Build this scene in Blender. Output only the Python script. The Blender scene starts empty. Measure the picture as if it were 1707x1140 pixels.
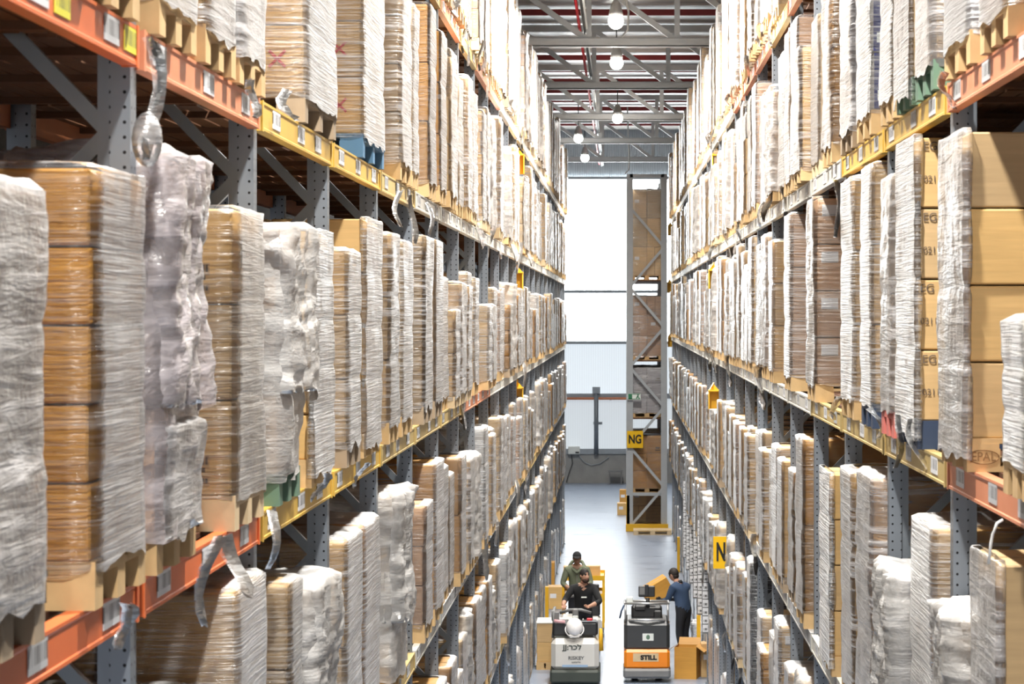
import bpy, math, random
from mathutils import Vector, Matrix, Euler, noise
R = math.radians
PI = math.pi
sc = bpy.context.scene
COL = sc.collection
F, H, VX, VY = 4200.0, 6.667, 1035.0, 522.0      # focal length in pixels of the 1707 px frame, eye height, vanishing point
XL, XR = 1.626, 1.55                              # the rack faces left and right of the eye
BAY = 2.8
LB = [-4.55, -2.764, -1.016, 0.818, 2.70]         # underside of the beams relative to the eye
RB = [-4.57, -2.70, -0.814, 0.938, 2.71]
BEAM_H = 0.13
ORD = ['first','second','third','fourth','fifth','sixth','seventh','eighth','ninth','tenth','eleventh','twelfth','thirteenth','fourteenth',
       'fifteenth','sixteenth','seventeenth','eighteenth','nineteenth','twentieth','twenty-first','twenty-second','twenty-third','twenty-fourth','twenty-fifth','twenty-sixth']
rng = random.Random(7)

# ------------------------------------------------------------------ materials
def newmat(name):
    m = bpy.data.materials.new(name); m.use_nodes = True
    nt = m.node_tree; nt.nodes.clear()
    out = nt.nodes.new('ShaderNodeOutputMaterial')
    return m, nt, out
def N(nt, t, **kw):
    n = nt.nodes.new(t)
    for k, v in kw.items():
        if k in ('operation','blend_type','data_type','wave_type','bands_direction','noise_dimensions','use_clamp','distribution','clamp'): setattr(n, k, v)
        else: n.inputs[k].default_value = v
    return n
def L(nt, a, b): nt.links.new(a, b)
def principled(nt, out, **kw):
    p = nt.nodes.new('ShaderNodeBsdfPrincipled')
    for k, v in kw.items(): p.inputs[k].default_value = v
    L(nt, p.outputs[0], out.inputs[0]); return p
def c4(c): return (c[0], c[1], c[2], 1)

def simple(name, col, rough=.5, metal=0, var=.12, scale=6, bump=0, emit=None):
    m, nt, out = newmat(name)
    p = principled(nt, out, Roughness=rough, Metallic=metal)
    tc = N(nt, 'ShaderNodeTexCoord')
    no = N(nt, 'ShaderNodeTexNoise', Scale=scale, Detail=4.0)
    L(nt, tc.outputs['Object'], no.inputs['Vector'])
    mx = N(nt, 'ShaderNodeMix', data_type='RGBA')
    mx.inputs[6].default_value = c4([v*(1-var) for v in col]); mx.inputs[7].default_value = c4([min(1, v*(1+var)) for v in col])
    L(nt, no.outputs[0], mx.inputs[0]); L(nt, mx.outputs[2], p.inputs['Base Color'])
    if bump:
        b = N(nt, 'ShaderNodeBump', Strength=bump, Distance=.01); L(nt, no.outputs[0], b.inputs['Height']); L(nt, b.outputs[0], p.inputs['Normal'])
    if emit:
        p.inputs['Emission Color'].default_value = c4(emit[0]); p.inputs['Emission Strength'].default_value = emit[1]
    return m

def cardboard(name, col):
    m, nt, out = newmat(name)
    p = principled(nt, out, Roughness=.62)
    p.inputs['Specular IOR Level'].default_value = .35
    tc = N(nt, 'ShaderNodeTexCoord'); oi = N(nt, 'ShaderNodeObjectInfo')
    mp = N(nt, 'ShaderNodeMapping'); mp.inputs['Scale'].default_value = (3, 3, 40)
    L(nt, tc.outputs['Object'], mp.inputs[0])
    n1 = N(nt, 'ShaderNodeTexNoise', Scale=1.0, Detail=3.0); L(nt, mp.outputs[0], n1.inputs['Vector'])
    n2 = N(nt, 'ShaderNodeTexNoise', Scale=2.2, Detail=2.0); L(nt, tc.outputs['Object'], n2.inputs['Vector'])
    a = N(nt, 'ShaderNodeMath', operation='MULTIPLY_ADD'); a.inputs[1].default_value = .25; L(nt, n1.outputs[0], a.inputs[0])
    b = N(nt, 'ShaderNodeMath', operation='MULTIPLY_ADD'); b.inputs[1].default_value = .3; L(nt, n2.outputs[0], b.inputs[0]); L(nt, b.outputs[0], a.inputs[2])
    b.inputs[2].default_value = .5
    h = N(nt, 'ShaderNodeHueSaturation'); h.inputs['Color'].default_value = c4(col)
    r = N(nt, 'ShaderNodeMapRange'); r.inputs[3].default_value = .86; r.inputs[4].default_value = 1.12
    L(nt, oi.outputs['Random'], r.inputs[0])
    v = N(nt, 'ShaderNodeMath', operation='MULTIPLY'); L(nt, a.outputs[0], v.inputs[0]); L(nt, r.outputs[0], v.inputs[1])
    v2 = N(nt, 'ShaderNodeMath', operation='MULTIPLY'); v2.inputs[1].default_value = 1.3; L(nt, v.outputs[0], v2.inputs[0])
    L(nt, v2.outputs[0], h.inputs['Value'])
    s = N(nt, 'ShaderNodeMapRange'); s.inputs[3].default_value = .9; s.inputs[4].default_value = 1.08
    L(nt, oi.outputs['Random'], s.inputs[0]); L(nt, s.outputs[0], h.inputs['Saturation'])
    L(nt, h.outputs[0], p.inputs['Base Color'])
    bp = N(nt, 'ShaderNodeBump', Strength=.08, Distance=.01); L(nt, n1.outputs[0], bp.inputs['Height']); L(nt, bp.outputs[0], p.inputs['Normal'])
    return m

def film(name, lo, hi, tint=(.93,.93,.95), rot=.12, streak=38, gloss=1.0, bump=.7, rough=.13, haze=.75, crink=.3):
    """stretch film: clear sheet with milky folds running round the load and sharp reflections on its creases"""
    m, nt, out = newmat(name)
    tc = N(nt, 'ShaderNodeTexCoord'); oi = N(nt, 'ShaderNodeObjectInfo')
    off = N(nt, 'ShaderNodeVectorMath', operation='SCALE'); off.inputs[0].default_value = (7, 11, 5); L(nt, oi.outputs['Random'], off.inputs['Scale'])
    add = N(nt, 'ShaderNodeVectorMath', operation='ADD'); L(nt, tc.outputs['Object'], add.inputs[0]); L(nt, off.outputs[0], add.inputs[1])
    mp = N(nt, 'ShaderNodeMapping'); mp.inputs['Rotation'].default_value = (rot, -rot*1.4, 0); mp.inputs['Scale'].default_value = (1.6, 1.6, streak)
    L(nt, add.outputs[0], mp.inputs[0])
    st = N(nt, 'ShaderNodeTexNoise', Scale=1.0, Detail=4.0, Roughness=.62, Distortion=.5); L(nt, mp.outputs[0], st.inputs['Vector'])
    pt = N(nt, 'ShaderNodeTexNoise', Scale=2.6, Detail=3.0, Distortion=1.0); L(nt, add.outputs[0], pt.inputs['Vector'])
    cr = N(nt, 'ShaderNodeTexNoise', Scale=16.0, Detail=3.0, Distortion=1.8); L(nt, add.outputs[0], cr.inputs['Vector'])
    ma = N(nt, 'ShaderNodeMapRange'); ma.inputs[1].default_value = .46; ma.inputs[2].default_value = .64; L(nt, st.outputs[0], ma.inputs[0])
    mb_ = N(nt, 'ShaderNodeMapRange'); mb_.inputs[1].default_value = .34; mb_.inputs[2].default_value = .62; mb_.inputs[3].default_value = .25; L(nt, pt.outputs[0], mb_.inputs[0])
    s2 = N(nt, 'ShaderNodeMath', operation='MULTIPLY'); L(nt, ma.outputs[0], s2.inputs[0]); L(nt, mb_.outputs[0], s2.inputs[1])
    cl = N(nt, 'ShaderNodeMapRange'); cl.inputs[3].default_value = lo; cl.inputs[4].default_value = hi
    L(nt, s2.outputs[0], cl.inputs[0])
    hz = N(nt, 'ShaderNodeMath', operation='MULTIPLY_ADD'); hz.inputs[1].default_value = .7; hz.inputs[2].default_value = .3; L(nt, s2.outputs[0], hz.inputs[0])
    hh = N(nt, 'ShaderNodeMath', operation='MULTIPLY_ADD'); hh.inputs[1].default_value = 1.0; L(nt, st.outputs[0], hh.inputs[0])
    h2 = N(nt, 'ShaderNodeMath', operation='MULTIPLY'); h2.inputs[1].default_value = crink; L(nt, cr.outputs[0], h2.inputs[0]); L(nt, h2.outputs[0], hh.inputs[2])
    bp = N(nt, 'ShaderNodeBump', Strength=bump, Distance=.022); L(nt, hh.outputs[0], bp.inputs['Height'])
    tr = N(nt, 'ShaderNodeBsdfTransparent'); tr.inputs[0].default_value = (.97,.97,.97,1)
    di = N(nt, 'ShaderNodeBsdfDiffuse'); di.inputs[0].default_value = c4(tint); L(nt, bp.outputs[0], di.inputs['Normal'])
    gl = N(nt, 'ShaderNodeBsdfGlossy'); gl.inputs['Roughness'].default_value = rough; gl.inputs[0].default_value = (1,1,1,1); L(nt, bp.outputs[0], gl.inputs['Normal'])
    fr = N(nt, 'ShaderNodeFresnel'); fr.inputs['IOR'].default_value = 1.5; L(nt, bp.outputs[0], fr.inputs['Normal'])
    fm = N(nt, 'ShaderNodeMath', operation='MULTIPLY', use_clamp=True); fm.inputs[1].default_value = 1.5*gloss; L(nt, fr.outputs[0], fm.inputs[0])
    # the sheet looks hazier the more slantwise it is seen (longer way through it)
    lw = N(nt, 'ShaderNodeLayerWeight', Blend=.5)
    lp = N(nt, 'ShaderNodeMath', operation='POWER'); lp.inputs[1].default_value = 3.0; L(nt, lw.outputs['Facing'], lp.inputs[0])
    lm = N(nt, 'ShaderNodeMath', operation='MULTIPLY'); lm.inputs[1].default_value = haze; L(nt, lp.outputs[0], lm.inputs[0])
    ls = N(nt, 'ShaderNodeMath', operation='MULTIPLY_ADD'); L(nt, lm.outputs[0], ls.inputs[0]); L(nt, hz.outputs[0], ls.inputs[1]); L(nt, cl.outputs[0], ls.inputs[2]); ls.use_clamp = True
    cl = ls
    g2 = N(nt, 'ShaderNodeBsdfGlossy'); g2.inputs['Roughness'].default_value = .42; g2.inputs[0].default_value = (1,1,1,1); L(nt, bp.outputs[0], g2.inputs['Normal'])
    gm = N(nt, 'ShaderNodeMixShader'); gm.inputs[0].default_value = .55; L(nt, gl.outputs[0], gm.inputs[1]); L(nt, g2.outputs[0], gm.inputs[2]); gl = gm
    m1 = N(nt, 'ShaderNodeMixShader'); L(nt, cl.outputs[0], m1.inputs[0]); L(nt, tr.outputs[0], m1.inputs[1]); L(nt, di.outputs[0], m1.inputs[2])
    m2 = N(nt, 'ShaderNodeMixShader'); L(nt, fm.outputs[0], m2.inputs[0]); L(nt, m1.outputs[0], m2.inputs[1]); L(nt, gl.outputs[0], m2.inputs[2])
    L(nt, m2.outputs[0], out.inputs[0])
    return m

def perforated(name, col, period=.05, offs=.026, rad=.006):
    """galvanised upright with two columns of dark punched holes on its faces"""
    m, nt, out = newmat(name)
    p = principled(nt, out, Roughness=.38, Metallic=.55)
    tc = N(nt, 'ShaderNodeTexCoord'); ge = N(nt, 'ShaderNodeNewGeometry')
    sx = N(nt, 'ShaderNodeSeparateXYZ'); L(nt, tc.outputs['Object'], sx.inputs[0])
    sn = N(nt, 'ShaderNodeSeparateXYZ'); L(nt, ge.outputs['Normal'], sn.inputs[0])
    ab = N(nt, 'ShaderNodeMath', operation='ABSOLUTE'); L(nt, sn.outputs[1], ab.inputs[0])
    gt = N(nt, 'ShaderNodeMath', operation='GREATER_THAN'); gt.inputs[1].default_value = .5; L(nt, ab.outputs[0], gt.inputs[0])
    mx = N(nt, 'ShaderNodeMix'); L(nt, gt.outputs[0], mx.inputs[0]); L(nt, sx.outputs[1], mx.inputs[2]); L(nt, sx.outputs[0], mx.inputs[3])
    a2 = N(nt, 'ShaderNodeMath', operation='ABSOLUTE'); L(nt, mx.outputs[0], a2.inputs[0])
    su = N(nt, 'ShaderNodeMath', operation='SUBTRACT'); su.inputs[1].default_value = offs; L(nt, a2.outputs[0], su.inputs[0])
    pp = N(nt, 'ShaderNodeMath', operation='PINGPONG'); pp.inputs[1].default_value = period/2; L(nt, sx.outputs[2], pp.inputs[0])
    q1 = N(nt, 'ShaderNodeMath', operation='MULTIPLY'); L(nt, su.outputs[0], q1.inputs[0]); L(nt, su.outputs[0], q1.inputs[1])
    q2 = N(nt, 'ShaderNodeMath', operation='MULTIPLY'); L(nt, pp.outputs[0], q2.inputs[0]); L(nt, pp.outputs[0], q2.inputs[1])
    ad = N(nt, 'ShaderNodeMath', operation='ADD'); L(nt, q1.outputs[0], ad.inputs[0]); L(nt, q2.outputs[0], ad.inputs[1])
    lt = N(nt, 'ShaderNodeMath', operation='LESS_THAN'); lt.inputs[1].default_value = rad*rad; L(nt, ad.outputs[0], lt.inputs[0])
    no = N(nt, 'ShaderNodeTexNoise', Scale=4.0, Detail=5.0); L(nt, tc.outputs['Object'], no.inputs['Vector'])
    cm = N(nt, 'ShaderNodeMix', data_type='RGBA'); cm.inputs[6].default_value = c4([v*.8 for v in col]); cm.inputs[7].default_value = c4([v*1.2 for v in col])
    L(nt, no.outputs[0], cm.inputs[0])
    c2 = N(nt, 'ShaderNodeMix', data_type='RGBA'); L(nt, lt.outputs[0], c2.inputs[0]); L(nt, cm.outputs[2], c2.inputs[6]); c2.inputs[7].default_value = (.01,.01,.012,1)
    L(nt, c2.outputs[2], p.inputs['Base Color'])
    return m

def banded(name, c1, c2, axis, scale, rough=.5, bump=.3, thr=None):
    m, nt, out = newmat(name)
    p = principled(nt, out, Roughness=rough)
    tc = N(nt, 'ShaderNodeTexCoord')
    w = N(nt, 'ShaderNodeTexWave', bands_direction=axis, Scale=scale, Distortion=.15); L(nt, tc.outputs['Object'], w.inputs['Vector'])
    no = N(nt, 'ShaderNodeTexNoise', Scale=1.5, Detail=4.0); L(nt, tc.outputs['Object'], no.inputs['Vector'])
    f = N(nt, 'ShaderNodeMath', operation='MULTIPLY_ADD'); f.inputs[1].default_value = .7; L(nt, w.outputs['Fac'], f.inputs[0])
    g = N(nt, 'ShaderNodeMath', operation='MULTIPLY'); g.inputs[1].default_value = .3; L(nt, no.outputs[0], g.inputs[0]); L(nt, g.outputs[0], f.inputs[2])
    cm = N(nt, 'ShaderNodeMix', data_type='RGBA'); cm.inputs[6].default_value = c4(c1); cm.inputs[7].default_value = c4(c2)
    L(nt, f.outputs[0], cm.inputs[0]); L(nt, cm.outputs[2], p.inputs['Base Color'])
    b = N(nt, 'ShaderNodeBump', Strength=bump, Distance=.03); L(nt, w.outputs['Fac'], b.inputs['Height']); L(nt, b.outputs[0], p.inputs['Normal'])
    return m

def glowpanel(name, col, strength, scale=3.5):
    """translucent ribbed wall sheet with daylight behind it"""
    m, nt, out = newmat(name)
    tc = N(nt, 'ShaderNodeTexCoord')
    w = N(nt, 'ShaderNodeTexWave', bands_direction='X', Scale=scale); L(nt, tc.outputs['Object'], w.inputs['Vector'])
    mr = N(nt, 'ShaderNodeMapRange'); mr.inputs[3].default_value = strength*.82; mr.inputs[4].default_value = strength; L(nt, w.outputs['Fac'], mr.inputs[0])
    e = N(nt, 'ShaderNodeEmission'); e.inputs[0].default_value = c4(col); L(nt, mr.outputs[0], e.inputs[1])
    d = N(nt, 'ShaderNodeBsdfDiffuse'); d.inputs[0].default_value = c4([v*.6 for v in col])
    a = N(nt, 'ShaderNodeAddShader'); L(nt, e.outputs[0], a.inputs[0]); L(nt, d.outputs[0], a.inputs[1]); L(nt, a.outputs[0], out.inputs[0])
    return m

def barcode(name, paper, ink=(.06,.06,.06)):
    m, nt, out = newmat(name)
    p = principled(nt, out, Roughness=.5)
    tc = N(nt, 'ShaderNodeTexCoord')
    mp = N(nt, 'ShaderNodeMapping'); mp.inputs['Scale'].default_value = (90, 90, 0.01); L(nt, tc.outputs['Object'], mp.inputs[0])
    n = N(nt, 'ShaderNodeTexNoise', Scale=1.0, Detail=1.0); L(nt, mp.outputs[0], n.inputs['Vector'])
    g = N(nt, 'ShaderNodeMath', operation='GREATER_THAN'); g.inputs[1].default_value = .53; L(nt, n.outputs[0], g.inputs[0])
    sx = N(nt, 'ShaderNodeSeparateXYZ'); L(nt, tc.outputs['Generated'], sx.inputs[0])
    pz = N(nt, 'ShaderNodeMath', operation='SUBTRACT'); pz.inputs[1].default_value = .55; L(nt, sx.outputs[2], pz.inputs[0])
    pa = N(nt, 'ShaderNodeMath', operation='ABSOLUTE'); L(nt, pz.outputs[0], pa.inputs[0])
    lt = N(nt, 'ShaderNodeMath', operation='LESS_THAN'); lt.inputs[1].default_value = .3; L(nt, pa.outputs[0], lt.inputs[0])
    mu = N(nt, 'ShaderNodeMath', operation='MULTIPLY'); L(nt, g.outputs[0], mu.inputs[0]); L(nt, lt.outputs[0], mu.inputs[1])
    cm = N(nt, 'ShaderNodeMix', data_type='RGBA'); cm.inputs[6].default_value = c4(paper); cm.inputs[7].default_value = c4(ink)
    L(nt, mu.outputs[0], cm.inputs[0]); L(nt, cm.outputs[2], p.inputs['Base Color'])
    return m

M = {}
M['tan'] = cardboard('cardboard_tan', (.61,.40,.18))
M['kraft'] = cardboard('cardboard_kraft', (.56,.30,.085))
M['pink'] = cardboard('cardboard_pinkish', (.57,.36,.22))
M['pale'] = cardboard('cardboard_pale', (.67,.48,.26))
M['lilac'] = cardboard('cloth_lilac', (.72,.60,.66))
M['whitebox'] = cardboard('carton_white', (.74,.72,.70))
M['greybox'] = cardboard('carton_grey', (.40,.38,.40))
M['black'] = simple('carton_black', (.025,.025,.03), .5)
M['navy'] = simple('printed_navy', (.03,.035,.16), .5)
M['purple'] = simple('cloth_purple', (.20,.12,.24), .7)
M['tape'] = simple('packing_tape', (.50,.33,.16), .3)
M['tapedark'] = simple('packing_tape_brown', (.34,.19,.07), .3)
M['seam'] = simple('carton_seam', (.16,.095,.045), .8)
M['ink'] = simple('print_ink', (.14,.10,.07), .8)
M['red_ink'] = simple('red_marker', (.55,.05,.05), .7)
M['paper'] = simple('label_paper', (.80,.80,.82), .5, var=.04)
M['paper_bar'] = barcode('label_barcode', (.80,.80,.82))
M['card_bar'] = barcode('carton_barcode', (.47,.30,.15), (.10,.07,.05))
M['yellow_bar'] = barcode('label_barcode_yellow', (.75,.68,.06))
M['grey_bar'] = barcode('label_barcode_grey', (.55,.55,.56))
M['f_clear'] = film('stretch_film_clear', .0, .17, rot=.16, streak=70, gloss=.9, crink=.12)
M['f_mid'] = film('stretch_film_streaked', .01, .42, rot=.38, streak=42, crink=.25, haze=.6)
M['f_silver'] = film('stretch_film_silver', .01, .46, rot=.07, streak=75, gloss=1.3, bump=.9, crink=.2)
M['f_milky'] = film('stretch_film_milky', .10, .62, tint=(.90,.88,.89), rot=.40, streak=20, haze=.5)
M['f_foam'] = film('stretch_film_white', .28, .72, tint=(.88,.86,.84), rot=1.1, streak=9, gloss=.9, rough=.25, bump=.8)
M['f_pink'] = film('stretch_film_rosy', .20, .70, tint=(.92,.84,.88), rot=1.2, streak=9, gloss=1.1, rough=.14, bump=.8)
M['f_dark'] = film('stretch_film_smoky', .0, .16, tint=(.75,.73,.70), rot=.2, streak=40, haze=.5, crink=.12)
M['wood'] = simple('pallet_wood', (.60,.40,.19), .75, var=.28, scale=9, bump=.2)
M['woodpale'] = simple('pallet_wood_pale', (.66,.50,.30), .75, var=.22, scale=9, bump=.2)
M['woodgrey'] = simple('pallet_wood_weathered', (.36,.27,.18), .8, var=.28, scale=9, bump=.2)
M['woodblue'] = simple('pallet_wood_blue', (.10,.22,.36), .7)
M['woodgreen'] = simple('pallet_wood_green', (.13,.22,.15), .7)
M['woodred'] = simple('pallet_wood_red', (.60,.16,.13), .7)
M['woodnavy'] = simple('pallet_wood_navy', (.03,.05,.10), .6)
M['woodin'] = simple('brand_ink', (.24,.13,.05), .8)
M['upright'] = perforated('galvanised_upright', (.25,.28,.32))
M['brace'] = simple('galvanised_brace', (.24,.27,.30), .4, metal=.5)
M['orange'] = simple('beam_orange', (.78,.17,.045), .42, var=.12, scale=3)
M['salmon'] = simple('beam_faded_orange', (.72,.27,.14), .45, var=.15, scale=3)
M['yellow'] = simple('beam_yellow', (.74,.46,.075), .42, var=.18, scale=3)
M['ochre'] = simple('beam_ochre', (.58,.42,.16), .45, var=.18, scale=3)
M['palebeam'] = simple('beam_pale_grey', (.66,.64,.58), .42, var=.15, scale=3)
M['greybeam'] = simple('beam_grey', (.44,.44,.44), .42, var=.15, scale=3)
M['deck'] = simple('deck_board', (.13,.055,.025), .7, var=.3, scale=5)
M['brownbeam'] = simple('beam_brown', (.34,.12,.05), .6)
M['hood'] = simple('guard_yellow', (.85,.47,.02), .45, var=.06)
M['steel'] = simple('truss_steel', (.62,.63,.63), .45, metal=.2, var=.08)
M['purlin'] = simple('purlin_red', (.30,.035,.035), .55, var=.1)
M['black_metal'] = simple('black_metal', (.02,.02,.022), .4)
M['plastic_black'] = simple('black_plastic', (.028,.028,.03), .45, var=.1)
M['truck_dark'] = simple('truck_charcoal', (.045,.047,.05), .36, var=.1)
M['truck_orange'] = simple('truck_orange', (.90,.26,.012), .35, var=.04)
M['truck_grey'] = simple('truck_grey', (.20,.20,.20), .5)
M['truck_white'] = simple('truck_cream', (.68,.66,.62), .35, var=.04)
M['truck_skirt'] = simple('truck_skirt', (.05,.06,.05), .6)
M['chrome'] = simple('bare_tube', (.6,.6,.6), .3, metal=.8)
M['helmet'] = simple('white_plastic', (.82,.80,.80), .3, var=.03)
M['redplastic'] = simple('red_plastic', (.65,.02,.03), .4)
M['rosepaper'] = simple('rose_roll', (.75,.42,.45), .5)
M['blueline'] = simple('pale_blue_stripe', (.35,.50,.70), .5)
M['skin'] = simple('skin', (.50,.27,.18), .55, var=.06)
M['skin_dark'] = simple('skin_tan', (.34,.18,.11), .55, var=.06)
M['hair'] = simple('dark_hair', (.02,.014,.012), .7)
M['beard'] = simple('brown_beard', (.05,.025,.016), .8)
M['olive'] = simple('olive_fleece', (.15,.17,.11), .85, var=.15)
M['blackcloth'] = simple('black_cloth', (.014,.014,.016), .85)
M['bluecloth'] = simple('blue_fleece', (.035,.065,.13), .85, var=.15)
M['darkpants'] = simple('dark_trousers', (.012,.013,.018), .85)
M['eye'] = simple('eye_dark', (.01,.01,.01), .3)
M['lip'] = simple('lips', (.40,.16,.13), .5)
M['rackgrey'] = simple('rack_grey', (.42,.44,.46), .5, var=.08)
M['signyellow'] = simple('sign_yellow', (.90,.52,.0), .45, var=.03)
M['signblack'] = simple('sign_black', (.01,.01,.01), .5)
M['signgreen'] = simple('sign_green', (.03,.22,.10), .45)
M['signwhite'] = simple('sign_white', (.85,.88,.84), .45)
M['cable'] = simple('white_cable', (.8,.8,.78), .4)
M['floor'] = None
def floor_mat():
    m, nt, out = newmat('sealed_concrete')
    p = principled(nt, out, Roughness=.28)
    tc = N(nt, 'ShaderNodeTexCoord')
    n1 = N(nt, 'ShaderNodeTexNoise', Scale=.6, Detail=6.0, Roughness=.6); L(nt, tc.outputs['Object'], n1.inputs['Vector'])
    mp = N(nt, 'ShaderNodeMapping'); mp.inputs['Scale'].default_value = (.6, 3.0, 1); L(nt, tc.outputs['Object'], mp.inputs[0])
    n2 = N(nt, 'ShaderNodeTexNoise', Scale=1.0, Detail=5.0); L(nt, mp.outputs[0], n2.inputs['Vector'])
    cm = N(nt, 'ShaderNodeMix', data_type='RGBA'); cm.inputs[6].default_value = (.20,.245,.33,1); cm.inputs[7].default_value = (.34,.39,.48,1)
    a = N(nt, 'ShaderNodeMath', operation='ADD'); L(nt, n1.outputs[0], a.inputs[0]); L(nt, n2.outputs[0], a.inputs[1])
    b = N(nt, 'ShaderNodeMath', operation='MULTIPLY'); b.inputs[1].default_value = .5; L(nt, a.outputs[0], b.inputs[0])
    L(nt, b.outputs[0], cm.inputs[0]); L(nt, cm.outputs[2], p.inputs['Base Color'])
    mr = N(nt, 'ShaderNodeMapRange'); mr.inputs[3].default_value = .2; mr.inputs[4].default_value = .42; L(nt, n2.outputs[0], mr.inputs[0]); L(nt, mr.outputs[0], p.inputs['Roughness'])
    return m
M['floor'] = floor_mat()
M['ceil'] = banded('roof_sheet', (.30,.29,.28), (.68,.64,.58), 'Y', .42, rough=.35, bump=.15)
M['wallsheet'] = banded('wall_sheet', (.42,.47,.52), (.55,.60,.64), 'X', 3.5, bump=.3)
M['concrete'] = simple('plinth_concrete', (.36,.36,.35), .8, var=.25, scale=2.5)
M['darkwall'] = simple('side_wall', (.10,.085,.07), .9)
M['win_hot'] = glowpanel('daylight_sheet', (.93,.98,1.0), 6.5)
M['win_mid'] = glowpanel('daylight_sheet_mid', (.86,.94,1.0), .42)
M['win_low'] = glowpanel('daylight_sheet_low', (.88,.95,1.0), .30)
M['mullion'] = simple('wall_rail', (.38,.42,.46), .5)
M['lampglow'] = simple('lamp_glass', (1,1,1), .3, emit=((1,.98,.93), 60))
M['lampbody'] = simple('lamp_housing', (.6,.6,.6), .4, metal=.4)

# ------------------------------------------------------------------ mesh builder
class MB:
    def __init__(s): s.v = []; s.f = []; s.m = []; s.mats = []; s.sm = []
    def mi(s, m):
        if m not in s.mats: s.mats.append(m)
        return s.mats.index(m)
    def add(s, vs, fs, m, smooth=False):
        o = len(s.v); s.v += [tuple(v) for v in vs]; k = s.mi(m)
        for f in fs: s.f.append([i+o for i in f]); s.m.append(k); s.sm.append(smooth)
    def box(s, c, d, m, rot=None):
        x, y, z = d[0]/2, d[1]/2, d[2]/2
        vs = [Vector((a*x, b*y, e*z)) for e in (-1,1) for b in (-1,1) for a in (-1,1)]
        if rot is not None: vs = [rot @ v for v in vs]
        c = Vector(c); vs = [v+c for v in vs]
        s.add(vs, [(0,2,3,1),(4,5,7,6),(0,1,5,4),(2,6,7,3),(0,4,6,2),(1,3,7,5)], m)
    def cbox(s, c, d, ch, m, rot=None, smooth=False):
        """box with chamfered edges and corners"""
        hx, hy, hz = d[0]/2, d[1]/2, d[2]/2; vs = []; idx = {}
        for sx in (-1,1):
            for sy in (-1,1):
                for sz in (-1,1):
                    for a in range(3):
                        p = [sx*(hx-ch), sy*(hy-ch), sz*(hz-ch)]; p[a] = (sx*hx, sy*hy, sz*hz)[a]
                        idx[(sx,sy,sz,a)] = len(vs); vs.append(Vector(p))
        fs = []
        for a in range(3):
            b, e = (a+1)%3, (a+2)%3
            for sg in (-1,1):
                q = []
                for (u, w) in ((-1,-1),(1,-1),(1,1),(-1,1)):
                    k = [0,0,0]; k[a] = sg; k[b] = u; k[e] = w; q.append(idx[(k[0],k[1],k[2],a)])
                fs.append(q if sg > 0 else q[::-1])
            for u in (-1,1):
                for w in (-1,1):
                    k1 = [0,0,0]; k1[a] = -1; k1[b] = u; k1[e] = w; k2 = list(k1); k2[a] = 1
                    q = [idx[(*k1,b)], idx[(*k1,e)], idx[(*k2,e)], idx[(*k2,b)]]
                    fs.append(q if u*w < 0 else q[::-1])
        for sx in (-1,1):
            for sy in (-1,1):
                for sz in (-1,1):
                    q = [idx[(sx,sy,sz,0)], idx[(sx,sy,sz,1)], idx[(sx,sy,sz,2)]]
                    fs.append(q if sx*sy*sz > 0 else q[::-1])
        if rot is not None: vs = [rot @ v for v in vs]
        c = Vector(c); s.add([v+c for v in vs], fs, m, smooth)
    def bar(s, a, b, w, h, m, up=(0,0,1)):
        a, b = Vector(a), Vector(b); d = b-a
        z = d.normalized(); x = z.cross(Vector(up))
        if x.length < 1e-4: x = z.cross(Vector((0,1,0)))
        x.normalize(); y = z.cross(x)
        rot = Matrix((x, y, z)).transposed()
        s.box((a+b)/2, (w, h, d.length), m, rot)
    def tube(s, pts, r, m, n=8, cap=True, smooth=True):
        pts = [Vector(p) for p in pts]; rs = r if isinstance(r, (list, tuple)) else [r]*len(pts)
        vs = []; fs = []
        for i, p in enumerate(pts):
            t = (pts[min(i+1, len(pts)-1)] - pts[max(i-1, 0)]).normalized()
            u = t.cross(Vector((0,0,1)) if abs(t.z) < .9 else Vector((0,1,0))).normalized(); w = t.cross(u)
            for k in range(n):
                a = 2*PI*k/n; vs.append(p + (u*math.cos(a) + w*math.sin(a))*rs[i])
        for i in range(len(pts)-1):
            for k in range(n):
                k2 = (k+1) % n; fs.append((i*n+k, i*n+k2, (i+1)*n+k2, (i+1)*n+k))
        if cap: fs.append(tuple(range(n))[::-1]); fs.append(tuple((len(pts)-1)*n+k for k in range(n)))
        s.add(vs, fs, m, smooth)
    def ball(s, c, r, m, nu=12, nv=8, rot=None, z0=-1.0):
        c = Vector(c); r = (r, r, r) if not isinstance(r, (tuple, list)) else r
        vs = []; fs = []
        for j in range(nv+1):
            t = -PI/2 + PI*j/nv; zz = math.sin(t)
            zz = max(zz, z0); q = math.cos(t)
            for i in range(nu):
                a = 2*PI*i/nu; v = Vector((r[0]*q*math.cos(a), r[1]*q*math.sin(a), r[2]*zz))
                vs.append(c + (rot @ v if rot is not None else v))
        for j in range(nv):
            for i in range(nu):
                i2 = (i+1) % nu; fs.append((j*nu+i, j*nu+i2, (j+1)*nu+i2, (j+1)*nu+i))
        s.add(vs, fs, m, True)
    def prism(s, poly, axis, a, b, m):
        """poly in the two other axes, extruded along axis from a to b"""
        n = len(poly)
        def P(p, t):
            if axis == 'x': return (t, p[0], p[1])
            if axis == 'y': return (p[0], t, p[1])
            return (p[0], p[1], t)
        vs = [P(p, a) for p in poly] + [P(p, b) for p in poly]
        fs = [tuple(range(n)), tuple(range(2*n-1, n-1, -1))] + [(i, n+i, n+(i+1) % n, (i+1) % n) for i in range(n)]
        s.add(vs, fs, m)
    def quad(s, c, u, w, m):
        c, u, w = Vector(c), Vector(u), Vector(w)
        s.add([c-u-w, c+u-w, c+u+w, c-u+w], [(0,1,2,3)], m)
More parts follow.
